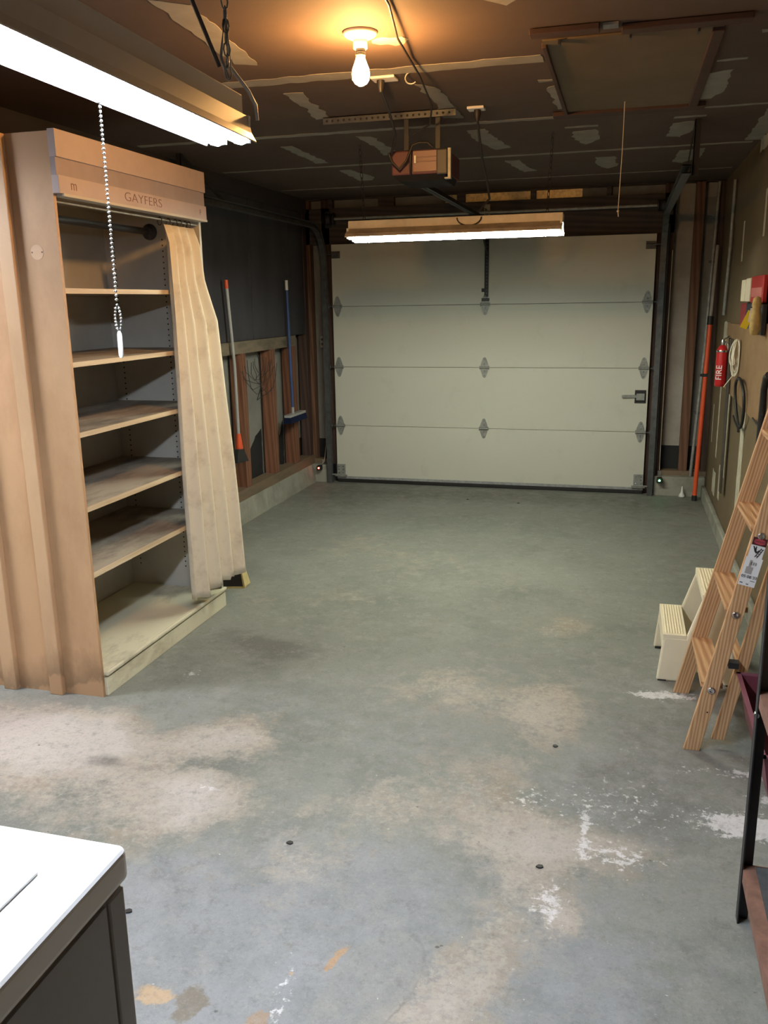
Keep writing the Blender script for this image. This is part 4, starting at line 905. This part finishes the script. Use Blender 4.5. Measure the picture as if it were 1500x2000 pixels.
    packet(-2.05,-1.83,1.452,1.592,plain('packet_navy',(0.012,0.018,0.035),0.5),'navy blue packet in the lower row on the right wall')
    packet(-2.48,-2.08,1.435,1.59,plain('packet_black',(0.02,0.015,0.015),0.5),'black packet with a white outlined label in the lower row on the right wall',card=plain('packet_grey_print',(0.33,0.31,0.32),0.6))
    t = thing('tagged_glove', 'tan work glove with a yellow and white tag hanging on the right wall', 'glove', (3.2,-2.5,1.42))
    b = MB(); b.lathe([(0.0,0.16),(0.018,0.15),(0.024,0.12),(0.018,0.095),(0.026,0.06),(0.028,0.0),(0.02,-0.03),(0.0,-0.035)], (3.165,-2.70,1.47), n=12); b.build('glove', plain('tan_leather',(0.45,0.33,0.12),0.8,var=0.2,scale=30), t)
    b = MB(); b.beam((3.150,-2.65,1.555),(3.115,-2.65,1.47),0.035,0.003,(0,1,0)); b.build('yellow_tag', YELLOW, t)
    b = MB(); b.beam((3.160,-2.67,1.58),(3.150,-2.67,1.50),0.035,0.003,(0,1,0)); b.build('white_tag', LABELW, t)
    b = MB(); b.tube([(3.14,-2.67,1.575),(3.19,-2.67,1.575)], 0.004, 6); b.build('black_tie', BLACK, t)
right_items()

# ------------------------------------------------------------------ wooden stepladder, folded, leaning on the wall
def ladder():
    t = thing('wooden_stepladder', 'folded wooden stepladder leaning against the right wall', 'ladder', (2.9,-4.18,0))
    lean = 0.217; Hh = 1.33
    def nearY(z): return -4.43 + 0.052*z
    def farY(z): return -3.92 - 0.052*z
    def rail(yf, sg, xa, xb, z0, z1, th, m, name):
        b = MB(); p = lambda x, z, dy: (x+lean*z, yf(z)+dy, z)
        b.hexa([p(xa,z0,0),p(xb,z0,0),p(xb,z0,sg*th),p(xa,z0,sg*th)],[p(xa,z1,0),p(xb,z1,0),p(xb,z1,sg*th),p(xa,z1,sg*th)])
        return b.build(name, m, t, bevel=0.002)
    rn = rail(nearY, 1, 2.812, 2.868, 0.0, Hh, 0.020, LADW, 'front_rail')
    rail(farY, -1, 2.800, 2.862, 0.0, Hh, 0.020, LADW, 'front_rail')
    rail(lambda z: -4.385+0.045*z, 1, 2.905, 2.950, 0.03, Hh-0.1, 0.018, LADW, 'rear_leg')
    rail(lambda z: -3.97-0.045*z, -1, 2.905, 2.950, 0.03, Hh-0.1, 0.018, LADW, 'rear_leg')
    for z in (0.262,0.555,0.85,1.14):
        b = MB(); xa = 2.800+lean*z; ya = nearY(z)+0.019; yb = farY(z)-0.019
        b.box((xa+0.002,ya,z-0.020),(xa+0.078,yb,z))
        for k in range(4): b.box((xa+0.012+k*0.016,ya,z-0.001),(xa+0.018+k*0.016,yb,z+0.0015))
        tr = b.build('tread', LADT, t)
        b = MB(); b.tube([(xa+0.04,ya-0.02,z-0.034),(xa+0.04,yb+0.02,z-0.034)], 0.003, 6); b.build('tie_rod', GALV, tr)
    for z in (0.24,0.53,0.82,1.12):
        b = MB(); xx = 2.812+lean*z+0.030; b.lathe([(0.0135,0),(0.0145,0.002),(0.009,0.005),(0.006,0.0035),(0,0.003)], (xx,nearY(z)-0.0005,z), (0,-1,0), 18); b.build('rivet', STEELB, t)
    for z in (0.34,0.93):
        b = MB(); xx = 2.872+lean*z; b.box((xx,nearY(z)-0.002,z-0.010),(xx+0.035,nearY(z)+0.035,z+0.012)); b.build('spreader_bracket', BLACK, t)
    for z in (0.33,0.75,1.2):
        b = MB(); b.box((2.91+lean*z,-4.36+0.045*z,z-0.012),(2.93+lean*z,-3.99-0.045*z,z+0.02)); b.build('rear_crossbar', LADT, t)
    b = MB(); zt = Hh; b.box((2.805+lean*zt-0.01,nearY(zt)-0.01,zt),(2.95+lean*zt-0.02,farY(zt)+0.01,zt+0.02)); b.build('top_cap', LADT, t)
    # warning sticker on the near rail, between z .66 and .86
    n = (0,-1,0)
    def R_(u, z): return V((2.812+lean*z+u, nearY(z)-0.0008, z))
    up = (R_(0,1)-R_(0,0)).normalized(); rt = V((1,0,0)); rt = (rt - up*rt.dot(up)).normalized()
    org = R_(0.006,0.645)
    def Q(u, v_, lift=0.0): return tuple(org + rt*u + up*v_ + V((0,-lift,0)))
    def slab(b, u0, u1, v0, v1, lift, mi=0): b.prism([Q(u0,v0,lift),Q(u1,v0,lift),Q(u1,v1,lift),Q(u0,v1,lift)], (0,-0.0004,0), mi)
    b = MB(); slab(b, 0.0, 0.047, 0.085, 0.175, 0); slab(b, -0.004, 0.052, 0.0, 0.105, 0.0006)
    st = b.build('warning_sticker', LABELW, t)
    b = MB(); slab(b, 0.0, 0.047, 0.150, 0.178, 0.0012); b.build('danger_header', LABELK, st)
    b = MB(); b.prism([Q(0.0235+0.020*math.cos(a),0.164+0.010*math.sin(a),0.0018) for a in [2*PI*i/20 for i in range(20)]], (0,-0.0004,0)); b.build('danger_oval', LABELR, st)
    def T_(s_, size, u, v_, m=PRINT, bold=0): text('printed_text', s_, size, frame(Q(u,v_,0.0026), rt, up), m, st, 0.0002, bold)
    T_('DANGER', 0.010, 0.0235, 0.164, PRINT)
    b = MB()   # ladder and falling figure pictogram
    for a, c in (((0.022,0.108),(0.036,0.143)),((0.029,0.106),(0.043,0.141))):
        b.prism([Q(a[0]-.0014,a[1],.0013),Q(a[0]+.0014,a[1],.0013),Q(c[0]+.0014,c[1],.0013),Q(c[0]-.0014,c[1],.0013)], (0,-0.0004,0))
    for k in range(4):
        u = 0.0235+0.0035*k; v0 = 0.112+0.0085*k; slab(b, u, u+0.008, v0, v0+0.002, 0.0013)
    b.prism([Q(0.007,0.146,.0014),Q(0.011,0.146,.0014),Q(0.024,0.128,.0014),Q(0.030,0.136,.0014),Q(0.031,0.130,.0014),Q(0.023,0.121,.0014),Q(0.016,0.127,.0014)], (0,-0.0005,0))
    b.prism([Q(0.017,0.147,.0014),Q(0.020,0.146,.0014),Q(0.021,0.132,.0014),Q(0.016,0.134,.0014)], (0,-0.0005,0)); b.build('falling_figure', PRINT, st)
    b = MB(); slab(b, 0.006, 0.028, 0.045, 0.070, 0.0018); slab(b, 0.012, 0.020, 0.070, 0.095, 0.0018); b.build('grey_smudge', LABELG, st)
    T_('E33', 0.014, 0.026, 0.083); T_('05', 0.015, 0.006, 0.034); T_('08', 0.015, 0.025, 0.034); T_('33', 0.015, 0.044, 0.034); T_('_ _  __', 0.007, 0.024, 0.016, LABELG)
    b = MB(); slab(b, 0.0, 0.010, 0.008, 0.011, 0.0014); slab(b, 0.022, 0.030, 0.006, 0.009, 0.0014); slab(b, 0.032, 0.048, 0.020, 0.022, 0.0014); b.build('small_print', PRINT, st)
    b = MB(); zz = 0.155; p = R_(0.040,zz); b.lathe([(0.003,0),(0.003,0.0006),(0,0.0007)], tuple(p), n, 10); b.build('knot', DARKM, t)
ladder()

# ------------------------------------------------------------------ plastic step stool
def stool():
    t = thing('step_stool', 'cream plastic two step stool on the floor beside the wooden ladder', 'stool', (2.88,-3.63,0))
    y0, y1 = -3.83, -3.43; th = 0.018
    for ya, yb, sg in ((y0,y0+th,1),(y1-th,y1,-1)):
        b = MB()
        pts = [(2.735,0),(2.790,0),(2.795,0.045),(2.815,0.045),(2.815,0),(2.83,0),(2.845,0.06),(2.96,0.06),(2.98,0.0),(3.06,0.0),(3.00,0.395),(2.905,0.395),(2.842,0.205),(2.752,0.205)]
        pts = [(2.733,0),(2.825,0),(2.850,0.05),(2.99,0.05),(3.01,0.0),(3.07,0.0),(3.00,0.395),(2.905,0.395),(2.845,0.205),(2.752,0.205)]
        b.prism([(x,ya,z) for x, z in pts], (0,yb-ya,0)); b.build('side_frame', CREAM, t, bevel=0.009)
    def step(xa, xb, zt):
        b = MB(); b.box((xa,y0+0.001,zt-0.03),(xb,y1-0.001,zt))
        for k in range(7):
            x = xa+0.012+k*(xb-xa-0.02)/7; b.box((x,y0+0.02,zt-0.001),(x+0.006,y1-0.02,zt+0.004))
        b.build('step', CREAM, t, bevel=0.002)
    step(2.750,2.848,0.217); step(2.900,3.003,0.407)
    b = MB(); b.hexa([(2.752,y0+th,0.13),(2.758,y0+th,0.13),(2.758,y1-th,0.13),(2.752,y1-th,0.13)],[(2.754,y0+th,0.19),(2.760,y0+th,0.19),(2.760,y1-th,0.19),(2.754,y1-th,0.19)]); b.build('riser', CREAM, t)
    b = MB(); b.hexa([(2.857,y0+th,0.22),(2.865,y0+th,0.22),(2.865,y1-th,0.22),(2.857,y1-th,0.22)],[(2.903,y0+th,0.38),(2.911,y0+th,0.38),(2.911,y1-th,0.38),(2.903,y1-th,0.38)]); 
    bpy.data.meshes.new('unused') if False else None
    b = MB(); 
    for y in (y0+0.001,y1-0.031): b.box((2.74,y,0.0),(2.775,y+0.03,0.006)); b.box((3.02,y,0.0),(3.06,y+0.03,0.006))
    b.build('rubber_pads', BLACK, t)
stool()

# ------------------------------------------------------------------ maroon bin behind the ladder
def bin_():
    t = thing('plastic_bin', 'maroon plastic bin behind the wooden ladder', 'bin', (3.12,-4.62,0.1))
    x0, x1, y0, y1, z0, z1 = 2.985, 3.20, -5.0, -4.40, 0.15, 0.305
    def ring(i, z): return [(x0+i,y0+i,z),(x1-i,y0+i,z),(x1-i,y1-i,z),(x0+i,y1-i,z)]
    o0, o1, i0, i1 = ring(0.03,z0), ring(0,z1), ring(0.036,z0+0.006), ring(0.006,z1)
    b = MB(); b.add(o0+o1+i0+i1, [(0,1,2,3)]+[(k,(k+1)%4,4+(k+1)%4,4+k) for k in range(4)]+[(4+k,4+(k+1)%4,12+(k+1)%4,12+k) for k in range(4)]+[(12+k,12+(k+1)%4,8+(k+1)%4,8+k) for k in range(4)]+[(8,9,10,11)])
    b.build('tub', MAROON, t)
    b = MB()
    for a, c in (((x0-0.008,y0-0.008,z1),(x0+0.006,y1+0.008,z1+0.006)),((x1-0.006,y0-0.008,z1),(x1+0.008,y1+0.008,z1+0.006)),((x0-0.008,y0-0.008,z1),(x1+0.008,y0+0.006,z1+0.006)),((x0-0.008,y1-0.006,z1),(x1+0.008,y1+0.008,z1+0.006))): b.box(a, c)
    b.build('rim', plain('maroon_rim',(0.20,0.07,0.10),0.45), t)
    b = MB()
    for x in (3.06,3.15):
        for y in (-4.9,-4.52): b.tube([(x,y,0.0),(x,y,z0)], 0.012, 8)
    b.build('feet', DARKM, t)
bin_()

# ------------------------------------------------------------------ steel shelf rack at the right edge
def rack():
    t = thing('steel_rack', 'dark angle iron shelf rack standing at the right edge', 'rack', (3.05,-5.8,0))
    xs = (2.893,3.205); ys = (-5.33,-6.35)
    for x in xs:
        for y in ys:
            sx = 1 if x == xs[0] else -1; sy = -1 if y == ys[0] else 1
            b = MB(); b.box((x,y,0),(x+sx*0.030,y+sy*0.003,1.9)); b.box((x,y,0),(x+sx*0.003,y+sy*0.030,1.9)); b.build('post', DARKM, t)
    for z, m in ((0.165,RUST),(0.665,DARKM),(1.18,DARKM),(1.85,DARKM)):
        b = MB()
        x0, x1 = xs; y0, y1 = ys
        b.box((x0+0.003,y1+0.003,z-0.035),(x0+0.006,y0-0.003,z)); b.box((x0+0.006,y1+0.003,z-0.003),(x0+0.04,y0-0.003,z))
        b.box((x1-0.006,y1+0.003,z-0.035),(x1-0.003,y0-0.003,z)); b.box((x1-0.04,y1+0.003,z-0.003),(x1-0.006,y0-0.003,z))
        b.box((x0+0.006,y0-0.006,z-0.035),(x1-0.006,y0-0.003,z)); b.box((x0+0.006,y1+0.003,z-0.035),(x1-0.006,y1+0.006,z))
        b.build('shelf_frame', m if z != 0.665 else RUST, t)
        b = MB(); b.box((x0+0.035,y1+0.01,z+0.0005),(x1-0.035,y0-0.02,z+0.008)); b.build('shelf_board', MATG if z < 0.2 else (LADT if z < 1 else MATG), t)
    b = MB(); b.tube([(2.896,-5.335,0.60),(2.896,-5.345,0.60)], 0.007, 10); b.build('bolt', STEELB, t)
rack()

# ------------------------------------------------------------------ washer
def washer():
    t = thing('washing_machine', 'white topped washing machine in the lower left corner', 'washer', (1.58,-6.95,0))
    x0, x1, y0, y1, zt = 1.24, 1.918, -7.30, -6.62, 0.93
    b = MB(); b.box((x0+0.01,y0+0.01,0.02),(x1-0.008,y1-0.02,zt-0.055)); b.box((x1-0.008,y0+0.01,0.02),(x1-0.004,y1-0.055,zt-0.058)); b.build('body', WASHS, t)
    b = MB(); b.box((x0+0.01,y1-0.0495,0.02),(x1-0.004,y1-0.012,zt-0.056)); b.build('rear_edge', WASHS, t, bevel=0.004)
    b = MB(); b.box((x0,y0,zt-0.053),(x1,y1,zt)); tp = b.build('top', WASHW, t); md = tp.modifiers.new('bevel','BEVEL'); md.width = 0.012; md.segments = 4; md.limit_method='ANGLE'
    b = MB(); b.box((x0+0.12,y0-0.0+0.05,zt+0.0005),(x1-0.075,y1-0.085,zt+0.006)); ld = b.build('lid', WASHW, t); md = ld.modifiers.new('bevel','BEVEL'); md.width = 0.005; md.segments = 3
    b = MB()
    for x in (x0+0.05,x1-0.05):
        for y in (y0+0.05,y1-0.06): b.lathe([(0.02,0),(0.02,0.02)], (x,y,0), n=10)
    b.build('feet', BLACK, t)
washer()

# small debris on the floor
rnd = random.Random(11)
for i, (x, y) in enumerate(((1.60,-5.32),(2.36,-5.25),(1.28,-5.72),(1.75,-0.55),(1.32,-0.5),(2.35,-4.52))):
    b = MB(); n = 7; pts = [(x+0.012*math.cos(2*PI*k/n)*rnd.uniform(.6,1.2), y+0.009*math.sin(2*PI*k/n)*rnd.uniform(.6,1.2), 0.0005) for k in range(n)]
    b.prism(pts, (0,0,0.004)); tag(b.build('floor_debris', BLACK), 'tiny black crumb of dirt on the concrete floor', 'debris', 'black crumbs scattered on the floor')

for o in bpy.data.objects:
    if '_w' in o: del o['_w']
    if o.parent is not None and 'category' in o: del o['category']
